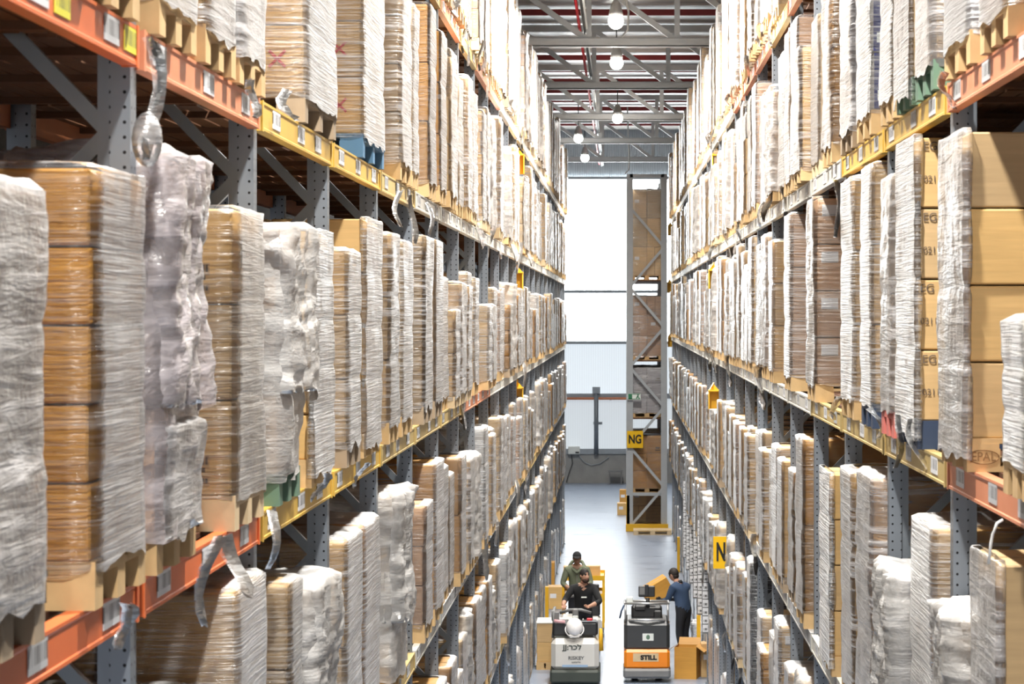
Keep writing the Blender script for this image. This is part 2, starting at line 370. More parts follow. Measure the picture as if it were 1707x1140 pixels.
    def mesh(s, name):
        me = bpy.data.meshes.new(name); me.from_pydata(s.v, [], s.f)
        for m in s.mats: me.materials.append(M[m] if isinstance(m, str) else m)
        me.polygons.foreach_set('material_index', s.m); me.polygons.foreach_set('use_smooth', s.sm)
        me.update(); return me
    def build(s, name, parent=None, loc=(0,0,0), rot=(0,0,0)):
        return put(name, s.mesh(name), parent, loc, rot)
    def merge(s, other, mat):
        for_m = [s.mi(m) for m in other.mats]; o = len(s.v)
        s.v += [tuple(mat @ Vector(v)) for v in other.v]
        s.f += [[i+o for i in f] for f in other.f]; s.m += [for_m[k] for k in other.m]; s.sm += other.sm
def fixnormals(me):
    import bmesh
    bm = bmesh.new(); bm.from_mesh(me); bmesh.ops.recalc_face_normals(bm, faces=bm.faces); bm.to_mesh(me); bm.free()
def put(name, me, parent=None, loc=(0,0,0), rot=(0,0,0)):
    o = bpy.data.objects.new(name, me); COL.objects.link(o)
    o.location = loc; o.rotation_euler = rot
    if parent is not None: o.parent = parent
    return o
def thing(name, label, cat, loc=(0,0,0), rotz=0, group=None):
    o = bpy.data.objects.new(name, None); COL.objects.link(o); o.empty_display_size = .1
    o.location = loc; o.rotation_euler = (0,0,rotz)
    return tag(o, label, cat, group)
def tag(o, label, cat, group=None, kind=None):
    o['label'] = label; o['category'] = cat
    if group: o['group'] = group
    if kind: o['kind'] = kind
    return o
def struct(o): o['kind'] = 'structure'; return o
def textmesh(txt, size, mat, depth=.002, bold=0.0, sx=1.0):
    cu = bpy.data.curves.new('lettering', 'FONT'); cu.body = txt; cu.size = size; cu.align_x = 'CENTER'; cu.align_y = 'CENTER'; cu.extrude = depth; cu.offset = bold
    o = bpy.data.objects.new('lettering', cu); COL.objects.link(o)
    dg = bpy.context.evaluated_depsgraph_get(); dg.update()
    me = bpy.data.meshes.new_from_object(o.evaluated_get(dg)); bpy.data.objects.remove(o)
    me.materials.clear(); me.materials.append(M[mat])
    if sx != 1: me.transform(Matrix.Scale(sx, 4, (1,0,0)))
    return me
FRONT = (PI/2, 0, 0)         # lettering that faces the camera

# ------------------------------------------------------------------ the setting
def ground():
    b = MB(); b.box((0, 45, -.1), (40, 150, .2), 'floor'); struct(b.build('floor'))
    b = MB(); b.box((0, 45, H+7.25), (40, 150, .1), 'ceil'); struct(b.build('ceiling'))
    for sd, x in (('left', -9), ('right', 9)):
        b = MB(); b.box((x, 45, H/2+3.6), (.2, 150, H+7.2), 'darkwall'); struct(b.build('wall_'+sd))
    Y = 99.0
    b = MB(); b.box((0, Y+.2, H+6.2), (18, .3, 2.0), 'wallsheet'); 
    b.box((0, Y+.25, H-.1), (18, .1, 13.5), 'wallsheet'); struct(b.build('wall_back'))
    b = MB(); b.box((0, Y+.05, .65), (18, .25, 1.3), 'concrete'); struct(b.build('baseboard_back'))
    def h(y): return H + (VY-y)*Y/F
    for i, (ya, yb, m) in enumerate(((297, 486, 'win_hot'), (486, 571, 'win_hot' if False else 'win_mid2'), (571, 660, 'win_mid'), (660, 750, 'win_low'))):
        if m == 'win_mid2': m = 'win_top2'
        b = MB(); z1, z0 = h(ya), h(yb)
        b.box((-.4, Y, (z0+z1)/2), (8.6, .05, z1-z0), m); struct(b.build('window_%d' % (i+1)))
    for i, y in enumerate((297, 486, 571, 660, 752)):
        b = MB(); b.box((-.4, Y-.1, h(y)), (8.8, .12, .11 if y < 600 else .2), 'mullion'); struct(b.build('trim_%d' % (i+1)))
    b = MB(); b.box((0, -22, H/2+3.6), (18, .2, H+7.2), 'darkwall')
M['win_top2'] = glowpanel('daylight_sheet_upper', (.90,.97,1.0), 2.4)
ground()
def wall_bits():
    Y = 99.0
    t = thing('drain_pipe', 'grey vertical pipe on the far wall between two rails', 'pipe', ((994-VX)*Y/F, Y-.25, 0))
    b = MB(); b.tube([(0,0,H-(757-VY)*Y/F), (0,0,H-(648-VY)*Y/F)], .09, 'brace', 10); b.box((0,0,H-(650-VY)*Y/F), (.3,.2,.25), 'mullion'); b.build('pipe', t)
    b = MB(); b.box((.06,.08,H-(705-VY)*Y/F), (.35,.05,.1), 'brace'); b.build('wall_clip', t)
    t = thing('heat_pipe', 'dull red pipe running along the far wall under the grey rail', 'pipe', (-.4, Y-.22, H-(664-VY)*Y/F))
    b = MB(); b.tube([(-2.2,0,0),(2.2,0,0)], .05, 'salmon', 8); b.build('pipe', t)
    for x in (-1.8, 0, 1.8):
        b = MB(); b.box((x,.08,0), (.06,.16,.14), 'mullion'); b.build('bracket', t)
    t = thing('control_box', 'pale grey electrical box on the lower rail of the far wall', 'electrical box', ((957-VX)*Y/F, Y-.24, H-(750-VY)*Y/F))
    b = MB(); b.cbox((0,0,0), (.46,.2,.3), .02, 'signwhite'); b.build('housing', t)
    b = MB(); b.box((.13,-.11,-.08), (.14,.02,.06), 'black_metal'); b.build('socket', t)
    b = MB(); b.tube([(-.1,0,-.15),(-.05,-.02,-.5),(-.2,-.05,-.9),(-.3,-.05,-1.25)], .015, 'plastic_black', 6); b.build('cable', t)
    t = thing('wall_cable', 'grey cable drooping along the concrete foot of the far wall', 'cable', ((985-VX)*Y/F, Y-.15, H-(768-VY)*Y/F))
    b = MB(); b.tube([(-.5,0,.25),(-.25,0,-.05),(0,0,-.16),(.35,0,-.1),(.7,0,.15)], .018, 'mullion', 6); b.build('cord', t)
    t = thing('work_table', 'small dark table standing at the foot of the far wall', 'table', ((1026-VX)*Y/F, Y-.7, 0))
    b = MB(); b.box((0,0,.5), (.55,.5,.05), 'truck_grey'); b.build('tabletop', t)
    for sx in (-1,1):
        for sy in (-1,1):
            b = MB(); b.box((sx*.23,sy*.2,.24), (.05,.05,.48), 'truck_grey'); b.build('leg', t)
wall_bits()

def roof():
    for i in range(7):
        z = 51.0 + 9.7*i - 9.7
        t = thing('roof_truss', 'grey steel lattice roof truss, %s from the far wall' % ORD[6-i], 'roof truss', (0, z, H+5.4), 0, 'lattice trusses across the aisle')
        b = MB(); b.box((0,0,0), (17.6,.16,.03), 'steel'); b.box((0,-.07,.08), (17.6,.02,.17), 'steel'); b.box((0,0,.165), (17.6,.16,.015), 'steel'); b.build('bottom_chord', t)
        b = MB(); b.box((0,0,1.45), (17.6,.16,.16), 'steel'); b.build('top_chord', t)
        for k in range(-4, 5):
            x = -.65+1.79*k
            b = MB(); b.box((x,0,.8), (.11,.11,1.3), 'steel'); b.build('vertical_strut', t)
            if k < 4:
                b = MB(); b.bar((x+.05,.05,1.4), (x+1.79-.05,.05,.15), .11, .11, 'steel', up=(0,1,0)); b.build('diagonal_strut', t)
    for i in range(13):
        z = 52.4+3.5*i
        b = MB(); b.prism([(-.05,-.07),(.05,-.07),(.05,-.055),(-.035,-.055),(-.035,.055),(.05,.055),(.05,.07),(-.05,.07)], 'x', -8.9, 8.9, 'purlin')
        me = b.mesh('roof_purlin'); fixnormals(me)
        o = put('roof_purlin', me, None, (0, z, H+7.09)); tag(o, 'dark red steel purlin under the roof sheet, %s from the far wall' % ORD[12-i], 'purlin', 'red purlins under the roof')
    # cable tray with a red conduit
    t = thing('cable_tray', 'long white cable tray with red conduit hung along the aisle roof', 'cable tray', (-.72, 0, H+5.75))
    b = MB(); b.box((0,68,0), (.10,60,.03), 'signwhite'); b.box((-.045,68,.03), (.01,60,.05), 'signwhite'); b.build('tray', t)
    b = MB(); b.tube([(-.12,38,.05),(-.12,98,.05)], .03, 'redplastic', 8); b.build('conduit', t)
    b = MB(); b.tube([(-.02,38,-.03),(.0,60,-.05),(-.03,98,-.03)], .025, 'plastic_black', 8); b.build('black_cable', t)
    # hanging white cables
    for i, (px, py, py2, z) in enumerate(((1043, 5, 62, 50.5), (1046, 180, 290, 82))):
        x = (px-VX)*z/F
        o = MB(); za, zb = H+5.4+1.3, H-(py2-VY)*z/F
        o.tube([(x,z,za),(x+.02,z,(za*.6+zb*.4)),(x+.06,z,zb+.5),(x+.04,z,zb+.15),(x-.08,z,zb)], .022, 'cable', 6)
        o = o.build('hanging_cable'); tag(o, ('white cable looping down to the first visible roof truss', 'white cable hanging beside the tall end rack')[i], 'cable')
roof()

def lamps():
    hb = MB()
    zs = [-12.5, -5, 2.5, 10, 17.5, 25, 32.5, 37.6, 45.1, 52.6, 67.6]
    spots = [(-.09, z, 5.42-.12) for z in zs] + [(-1.3, 77, 5.42), (-1.2, 84, 5.25)]
    bm = MB(); bm.tube([(0,0,.02),(0,0,.10),(0,0,.26),(0,0,.30)], [.13,.12,.07,.04], 'lampbody', 16); body = bm.mesh('housing')
    gm = MB(); gm.ball((0,0,-.08), (.14,.14,.14), 'lampglow', 16, 10); glow = gm.mesh('bulb')
    cm = MB(); cm.tube([(0,0,.28),(0,0,1.0)], .012, 'black_metal', 6); rod = cm.mesh('hanger')
    for i, (x, z, h) in enumerate(spots):
        lab = 'glowing high bay lamp hung over the aisle, %s along the main row' % ORD[max(0, i-8)] if i >= 8 and i < 11 else \
              'glowing high bay lamp hung over the aisle behind the pictured roof, %s in row' % ORD[i] if i < 8 else \
              ('glowing lamp by the far end of the tall white-wrapped rack, upper', 'glowing lamp low under the last trusses, near the bright wall', '')[i-11]
        if z > 36:
            t = thing('high_bay_lamp', lab, 'lamp', (x, z, H+h), 0, 'high bay lamps over the aisle')
            put('housing', body, t); put('bulb', glow, t); put('hanger', rod, t)
        li = bpy.data.lights.new('lamp_light', 'SPOT'); li.energy = LAMP; li.spot_size = R(168); li.spot_blend = .92; li.shadow_soft_size = .16
        li.color = (1, .97, .91)
        o = bpy.data.objects.new('lamp_light', li); COL.objects.link(o); o.location = (x, z, H+h-.36)
LAMP = 1650
lamps()

# ------------------------------------------------------------------ racking
def z_of(side, px, X=None): return F*(X if X else (XL if side < 0 else XR))/abs(px-VX)
LZ0, RZ0 = 5.6, 9.0
NL, NR = 24, 24
SIDE = {-1: dict(name='left', X=XL, B=LB, z0=LZ0, n=NL), 1: dict(name='right', X=XR, B=RB, z0=RZ0, n=NR)}
DEPTH = 1.1
def frames():
    top = H+3.9
    for s in (-1, 1):
        S = SIDE[s]
        # front post: hat profile, aisle face towards +x for the left rack
        def post(b, x):
            f = -s                                     # direction of the aisle
            pr = [(x+f*.0, -.05), (x+f*.0, .05), (x-f*.07, .05), (x-f*.07, .02), (x-f*.115, .02), (x-f*.115, -.02), (x-f*.07, -.02), (x-f*.07, -.05)]
            b.prism(pr, 'z', 0, top, 'upright'); b.box((x-f*.05, 0, .01), (.16,.14,.02), 'brace')
        f = -s
        pb = MB(); post(pb, .045*f); pf = pb.mesh('post'); fixnormals(pf)
        br = []
        zz = 1.45; k = 0
        while zz+.97 < top:
            b = MB(); a = (-f*.08, .0, zz); e = (-f*(DEPTH-.08), .0, zz+.97)
            if k % 2: a, e = (a[0],0,e[2]), (e[0],0,zz)
            b.bar(a, e, .05, .04, 'brace', up=(0,1,0)); br.append(b.mesh('brace')); zz += .97; k += 1
        far = MB(); post(far, .045*f)
        for i in range(S['n']+1):
            z = S['z0']+BAY*i
            t = thing('rack_upright', 'grey perforated steel upright frame, %s rack, %s from the camera' % (S['name'], ORD[i]), 'rack upright', (s*S['X'], z, 0), 0, 'upright frames of the %s rack' % S['name'])
            o = put('post', pf, t, (-f*.045,0,0)); 
            o = put('post', pf, t, (-f*(DEPTH-.07),0,0))
            if i < 9:
                for m in br: put('brace', m, t, (-f*.0,0,0))
            else:
                bb = MB()
                zz = .5; k = 0
                if i == 9:
                    while zz+1.0 < top:
                        a = (-f*.08, 0, zz); e = (-f*(DEPTH-.08), 0, zz+1.0)
                        if k % 2: a, e = (a[0],0,e[2]), (e[0],0,zz)
                        bb.bar(a, e, .045, .03, 'brace', up=(0,1,0)); zz += 1.0; k += 1
                    allbr = bb.mesh('bracing')
                put('bracing', allbr, t)
            if (s > 0 and i in (14, 20)) or (s < 0 and i == 17):
                pg = MB(); pg.prism([(f*.03,-.09),(f*.10,-.09),(f*.10,.09),(f*.03,.09)], 'z', 0, .9, 'hood'); pm = pg.mesh('post_guard'); fixnormals(pm); put('post_guard', pm, t, (0,-.05,0))
beam_mat_cache = {}
def beam_mesh(mat, ln=2.7):
    if (mat, ln) in beam_mat_cache: return beam_mat_cache[(mat, ln)]
    b = MB(); h = BEAM_H
    b.prism([(-.025,0),(.026,0),(.026,.012),(.022,.016),(.022,h-.02),(.027,h-.012),(.027,h),(-.025,h)], 'y', -ln/2, ln/2, mat)
    me = b.mesh('rack_beam'); fixnormals(me); beam_mat_cache[(mat, ln)] = me; return me
def beam_mat(s, lv, i, z):
    r = random.Random(i*31+lv*7+s)
    if s < 0:
        if lv in (2, 3):
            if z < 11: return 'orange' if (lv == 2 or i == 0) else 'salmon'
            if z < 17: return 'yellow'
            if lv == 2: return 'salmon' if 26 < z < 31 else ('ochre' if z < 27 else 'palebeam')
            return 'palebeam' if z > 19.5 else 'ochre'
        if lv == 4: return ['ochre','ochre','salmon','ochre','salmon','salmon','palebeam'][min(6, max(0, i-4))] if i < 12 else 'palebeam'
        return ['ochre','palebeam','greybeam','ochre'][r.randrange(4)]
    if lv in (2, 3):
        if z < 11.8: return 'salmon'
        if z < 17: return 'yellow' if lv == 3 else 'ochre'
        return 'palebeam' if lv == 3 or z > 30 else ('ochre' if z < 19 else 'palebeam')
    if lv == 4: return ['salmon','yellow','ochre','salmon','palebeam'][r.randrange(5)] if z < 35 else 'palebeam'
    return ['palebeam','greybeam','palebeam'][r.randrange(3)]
CN = {'orange':'bright orange','salmon':'faded orange','yellow':'yellow','ochre':'ochre','palebeam':'pale','greybeam':'grey'}
LV = ['first','second','third','fourth','fifth']
def beams():
    lb = MB(); lb.box((0,0,0), (.003,.25,.085), 'paper_bar'); lab_w = lb.mesh('barcode_label')
    lb = MB(); lb.box((0,0,0), (.003,.20,.085), 'yellow_bar'); lab_y = lb.mesh('barcode_label')
    lb = MB(); lb.box((0,0,0), (.003,.23,.085), 'grey_bar'); lab_g = lb.mesh('barcode_label')
    cb = {}
    for s in (-1, 1):
        S = SIDE[s]
        for lv in range(5):
            for i in range(S['n']):
                z = S['z0']+BAY*(i+.5); zl = S['z0']+BAY*i
                zb = H+S['B'][lv]
                if not visible(s, zl, zl+BAY, zb, zb+2.0): continue
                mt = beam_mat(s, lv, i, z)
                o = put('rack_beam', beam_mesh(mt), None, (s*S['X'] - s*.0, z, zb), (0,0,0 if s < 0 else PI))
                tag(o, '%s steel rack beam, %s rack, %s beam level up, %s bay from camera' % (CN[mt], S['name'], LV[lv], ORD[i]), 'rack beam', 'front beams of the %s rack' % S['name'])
                q = 1
                if i < 9:
                    r = random.Random(i*5+lv+s*99)
                    for k in range(3):
                        yy = -.95+.9*k+r.uniform(-.12,.12)
                        me = lab_w if r.random() < .6 else lab_g
                        put('barcode_label', me, o, (.0245, yy, .075))
                        if (s < 0 and lv == 3 and i == 0): put('barcode_label', lab_y, o, (.0245, yy+.30*q, .075))
                    if mt not in cb:
                        c = MB(); c.box((.0,0,.064), (.053,.022,.134), mt); c.box((.0275,0,.064), (.003,.034,.14), mt); cb[mt] = c.mesh('end_connector')
                    for e in (-1, 1): put('end_connector', cb[mt], o, (0, e*1.34, 0))
        # rear beams and slatted decks that show from below
        deckm = {}
        for lv in range(5):
            for i in range(S['n']):
                zl = S['z0']+BAY*i; z = zl+BAY/2; zb = H+S['B'][lv]
                if not visible(s, zl, zl+BAY, zb, zb+2.0): continue
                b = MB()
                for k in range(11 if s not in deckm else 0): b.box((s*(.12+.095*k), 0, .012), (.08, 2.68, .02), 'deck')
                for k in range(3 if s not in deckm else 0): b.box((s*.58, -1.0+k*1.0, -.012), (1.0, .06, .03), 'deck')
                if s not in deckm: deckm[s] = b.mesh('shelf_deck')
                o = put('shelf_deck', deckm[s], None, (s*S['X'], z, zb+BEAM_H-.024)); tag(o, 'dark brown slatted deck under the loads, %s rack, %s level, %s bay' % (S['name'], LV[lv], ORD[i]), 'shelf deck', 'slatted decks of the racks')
        for lv in (1, 2, 3):
            for i in range(6):
                zl = S['z0']+BAY*i; z = zl+BAY/2; zb = H+S['B'][lv]
                o = put('rear_beam', beam_mesh('brownbeam'), None, (s*(S['X']+DEPTH), z, zb), (0,0,PI if s < 0 else 0))
                tag(o, 'shaded brown beam at the back of the %s rack, %s beam level, %s bay' % (S['name'], LV[lv], ORD[i]), 'rack beam', 'rear beams of the %s rack' % S['name'])
def proj(x, y, z): return (VX+F*x/y, VY-F*(z-H)/y)
def visible(s, z0, z1, zb, zt):
    X = s*SIDE[s]['X']
    a = [proj(X, max(1,z), h) for z in (z0, z1) for h in (zb, zt)]
    return max(p[0] for p in a) > 0 and min(p[0] for p in a) < 1707 and max(p[1] for p in a) > 0 and min(p[1] for p in a) < 1140
frames(); beams()

# ------------------------------------------------------------------ pallets, cartons, film
pal_cache = {}
def pallet_mb(w, d, mat):
    b = MB()
    for k in range(5): b.box((0, -d/2+.07+(d-.14)*k/4, .133), (w, .135 if k in (0,4) else .12, .022), mat)
    for k in range(3):
        b.box((-w/2+.07+(w-.14)*k/2, 0, .111), (.14, d, .022), mat)
        b.box((0, -d/2+.06+(d-.12)*k/2, .011), (w, .12, .022), mat)
        for j in range(3): b.box((-w/2+.072+(w-.144)*k/2, -d/2+.06+(d-.12)*j/2, .061), (.144, .12, .078), mat)
    return b
def pallet_mesh(w, d, mat):
    k = (round(w,2), round(d,2), mat)
    if k not in pal_cache: pal_cache[k] = pallet_mb(k[0], k[1], mat).mesh('pallet')
    return pal_cache[k]
def carton_mb(w, d, h, mat, marks=0, tape='tape'):
    b = MB(); b.cbox((0,0,h/2), (w,d,h), .007, mat)
    t = .055
    b.box((0,0,h+.0006), (w-.02, t, .0012), tape)
    for sx in (-1,1): b.box((sx*(w/2+.0006),0,h-.05), (.0012, t, .10), tape)
    b.box((0,0,h+.0002), (w-.02,.005,.001), 'seam')
    if marks & 1:
        for sy in (-1,1): b.quad((w*.18, sy*(d/2+.001), h*.3), (w*.13*-sy,0,0), (0,0,h*.05), 'ink'); b.quad((w*.18, sy*(d/2+.001), h*.16), (w*.16*-sy,0,0), (0,0,h*.03), 'ink')
        for sx in (-1,1): b.quad((sx*(w/2+.001), d*.1, h*.25), (0,d*.12*sx,0), (0,0,h*.06), 'ink')
    if marks & 2:
        for sx in (-1,1): b.quad((sx*(w/2+.001), -d*.15, h*.55), (0,.06*sx,0), (0,0,.045), 'paper')
        for sy in (-1,1): b.quad((-w*.12, sy*(d/2+.001), h*.6), (.07*-sy,0,0), (0,0,.05), 'paper')
    if marks & 4:
        for sy in (-1,1): b.quad((0, sy*(d/2+.001), h*.5), (w*.01*-sy,0,0), (0,0,h*.5), 'seam')
    return b
def film_mb(w, d, h0, h1, seed, mat, loose=.02, nu=44, nv=26, cap=True, gaps=(), rag=.05, lean=0.0):
    b = MB(); off = .014; cr = .045
    ww, dd = w/2+off, d/2+off
    pts = []
    cr = min(cr, ww*.8); per = 2*(2*ww+2*dd)
    for i in range(nu):
        t = i/nu*per
        # walk around the rectangle
        for (sx, sy, ln, dx, dy) in ((-1,-1,2*ww,1,0),(1,-1,2*dd,0,1),(1,1,2*ww,-1,0),(-1,1,2*dd,0,-1)):
            if t <= ln: 
                x, y = sx*ww+dx*t, sy*dd+dy*t; break
            t -= ln
        # round the corners
        qx, qy = ww-cr, dd-cr
        if abs(x) > qx and abs(y) > qy:
            v = Vector((abs(x)-qx, abs(y)-qy)); v = v.normalized()*cr; x = math.copysign(qx+v.x, x); y = math.copysign(qy+v.y, y)
        nx, ny = 0, 0
        if abs(x) > qx: nx = math.copysign((abs(x)-qx), x)
        if abs(y) > qy: ny = math.copysign((abs(y)-qy), y)
        n = Vector((nx, ny)); n = n.normalized() if n.length > 1e-5 else Vector((x,y)).normalized()
        pts.append((x, y, n.x, n.y))
    vs = []; fs = []
    for j in range(nv+1):
        v = j/nv; z = h0+(h1-h0)*v
        for i, (x, y, nx, ny) in enumerate(pts):
            q = Vector((x*2.2+seed*3.1, y*2.2, z*2.4))
            q2 = Vector((x*7+seed, y*7, z*1.6+seed))
            if loose > .04: dsp = .35*loose + noise.noise(q)*loose*.6 - abs(noise.noise(q2))*loose*1.1 + (.5-abs(noise.noise(q*4.1)))*loose*.5
            else: dsp = noise.noise(q)*loose + (.4-abs(noise.noise(q*3.3)))*loose*.6 + noise.noise(q*7.7)*loose*.25
            for g in gaps: dsp -= .010*math.exp(-((z-g)/.025)**2)
            dsp = min(max(dsp, -.010), .07)
            zz = z
            if j == 0: zz += noise.noise(Vector((x*5,y*5,seed)))*rag
            if j == nv: zz += noise.noise(Vector((x*4,y*4,seed+9)))*.012
            lx = lean*(v**1.5)
            vs.append((x+nx*dsp+lx, y+ny*dsp, zz))
    for j in range(nv):
        for i in range(nu):
            i2 = (i+1) % nu; fs.append((j*nu+i, j*nu+i2, (j+1)*nu+i2, (j+1)*nu+i))
    o = nv*nu
    rings = (.94, .8, .5, .2) if cap else (.95, .88)
    for k, sc_ in enumerate(rings):
        st = len(vs)
        for i, (x, y, nx, ny) in enumerate(pts):
            vs.append((x*sc_+lean, y*sc_, h1+.012+noise.noise(Vector((x*sc_*5+seed, y*sc_*5, seed)))*(.03 if cap else .012)*(1+loose*20)*.6+(.01 if cap else 0)))
        for i in range(nu):
            i2 = (i+1) % nu; fs.append((o+i, o+i2, st+i2, st+i))
        o = st
    if cap: fs.append(tuple(o+i for i in range(nu)))
    b.add(vs, fs, mat, True); return b
def tail_mb(ln, w, seed, mat='f_milky'):
    """a torn end of film hanging down"""
    r = random.Random(seed); b = MB(); n = max(6, int(ln/.05)); vs = []; fs = []
    a0 = r.uniform(-.4,.4)
    for j in range(n+1):
        v = j/n; ww = w*(.55+.9*abs(noise.noise(Vector((seed*3.3, v*4, 0))))+.5*math.exp(-((v-.85)/.12)**2))*(1-.8*max(0,v-.9)/.1) ; tw = a0+v*r.uniform(1.5,1.9)
        cx = .03*math.sin(v*4+seed)+.05*v*math.sin(seed*2.1); cy = .07*math.sin(v*3+seed*1.7)
        for k in range(5):
            u = (k-2)/2
            vs.append((cx+math.cos(tw)*u*ww*.35+.012*((k % 2)*2-1), cy+math.sin(tw)*u*ww*.5+u*ww*.3, -ln*v+.02*noise.noise(Vector((u*3,v*6,seed)))))
    for j in range(n):
        for k in range(4): fs.append((j*5+k, j*5+k+1, (j+1)*5+k+1, (j+1)*5+k))
    b.add(vs, fs, mat, True); return b

STYLE = {'clear':'f_clear','mid':'f_mid','silver':'f_silver','milky':'f_milky','foam':'f_foam','pink':'f_pink','dark':'f_dark'}
LOOK_F = {'clear':'clear film over','mid':'streaky film over','silver':'shiny film over','milky':'cloudy film over','foam':'white loose film over','pink':'rosy crumpled film over','dark':'thin film over'}
LOOK_C = {'tan':'tan cartons','kraft':'brown cartons','pink':'pinkish cartons','pale':'pale cartons','lilac':'lilac bales','whitebox':'white cartons','greybox':'grey cartons','black':'black cartons','purple':'purple bales'}
PALS = ['wood','wood','woodpale','wood','woodgrey','woodpale']
count = {}
def make_parts(w, d, h, style, ccol, layers, nx, ny, seed, pal='wood', cap=None, loose=None, drop=0, marks=None, setback=0.0, nofilm_front=False, s=-1):
    """list of (part name, mesh, location, rotz); origin at the middle of the pallet's underside, aisle side = -s*x"""
    r = random.Random(seed); out = []
    out.append(('pallet', pallet_mesh(w, d, pal), (0,0,0), 0))
    ph = .144; lh = (h-ph)/layers; cw, cd = (w-.02)/nx, (d-.02)/ny
    me = {}
    gaps = []
    for l in range(layers):
        if l: gaps.append(ph+l*lh)
        for ix in range(nx):
            for iy in range(ny):
                if l == layers-1 and drop and r.random() < drop: continue
                mk = marks if marks is not None else r.choice((0,0,0,1,2,4))
                key = mk
                if key not in me: me[key] = carton_mb(cw-.008, cd-.008, lh-.007, ccol if ccol != 'lilac' or (ix+l) % 3 else 'pink', mk, 'tapedark' if ccol == 'kraft' else 'tape').mesh('carton')
                out.append(('carton', me[key], (-w/2+.01+cw*(ix+.5)+r.uniform(-.006,.006), -d/2+.01+cd*(iy+.5)+r.uniform(-.005,.005), ph+l*lh), R(r.uniform(-.6,.6)) + (PI if r.random() < .0 else 0)))
    if style != 'bare':
        if loose is None: loose = {'clear':.007,'mid':.014,'silver':.010,'milky':.018,'foam':.06,'pink':.06,'dark':.015}[style]
        if cap is None: cap = style in ('foam','pink','milky')
        hh = h if not drop else h
        big = d > .5
        fm = film_mb(w-.005, d-.005, ph-.03, hh, seed*1.37, STYLE[style], loose, 56, 34, cap, gaps)
        out.append(('stretch_film', fm.mesh('stretch_film'), (0,0,0), 0))
    return out
LOADS = []
def lv_phrase(lv): return 'on the floor' if lv < 0 else LV[lv]+' level'
slotcount = {}
def name_slot(s, lv, zc):
    i = max(0, min(25, int((zc-SIDE[s]['z0'])//BAY)))
    k = slotcount.get((s, lv, i), 0); slotcount[(s, lv, i)] = k+1
    return ORD[i], ORD[k]
def label_for(s, lv, zc, style, ccol, extra=None):
    bay, k = name_slot(s, lv, zc)
    look = extra if extra else ('%s %s' % (LOOK_F.get(style, 'bare'), LOOK_C[ccol]) if style != 'bare' else 'unwrapped '+LOOK_C[ccol])
    return '%s, %s rack, %s, %s bay, %s pallet' % (look, SIDE[s]['name'], lv_phrase(lv), bay, k)
def base_of(s, lv): return 0.0 if lv < 0 else H+SIDE[s]['B'][lv]+BEAM_H
def place(parts, s, lv, x, zc, label, group=None, flip=False, sz=1.0):
    t = thing('pallet_load', label, 'pallet load', (x, zc, base_of(s, lv)), PI if flip else 0, group)
    t.scale = (1,1,sz)
    objs = []
    for (n, me, loc, rz) in parts:
        if n == 'film_tail' and (loc[0] > 0) == ((s > 0) != flip): continue      # torn ends hang on the aisle side only
        objs.append(put(n, me, t, loc, (0,0,rz)))
    LOADS.append(t); return t, objs

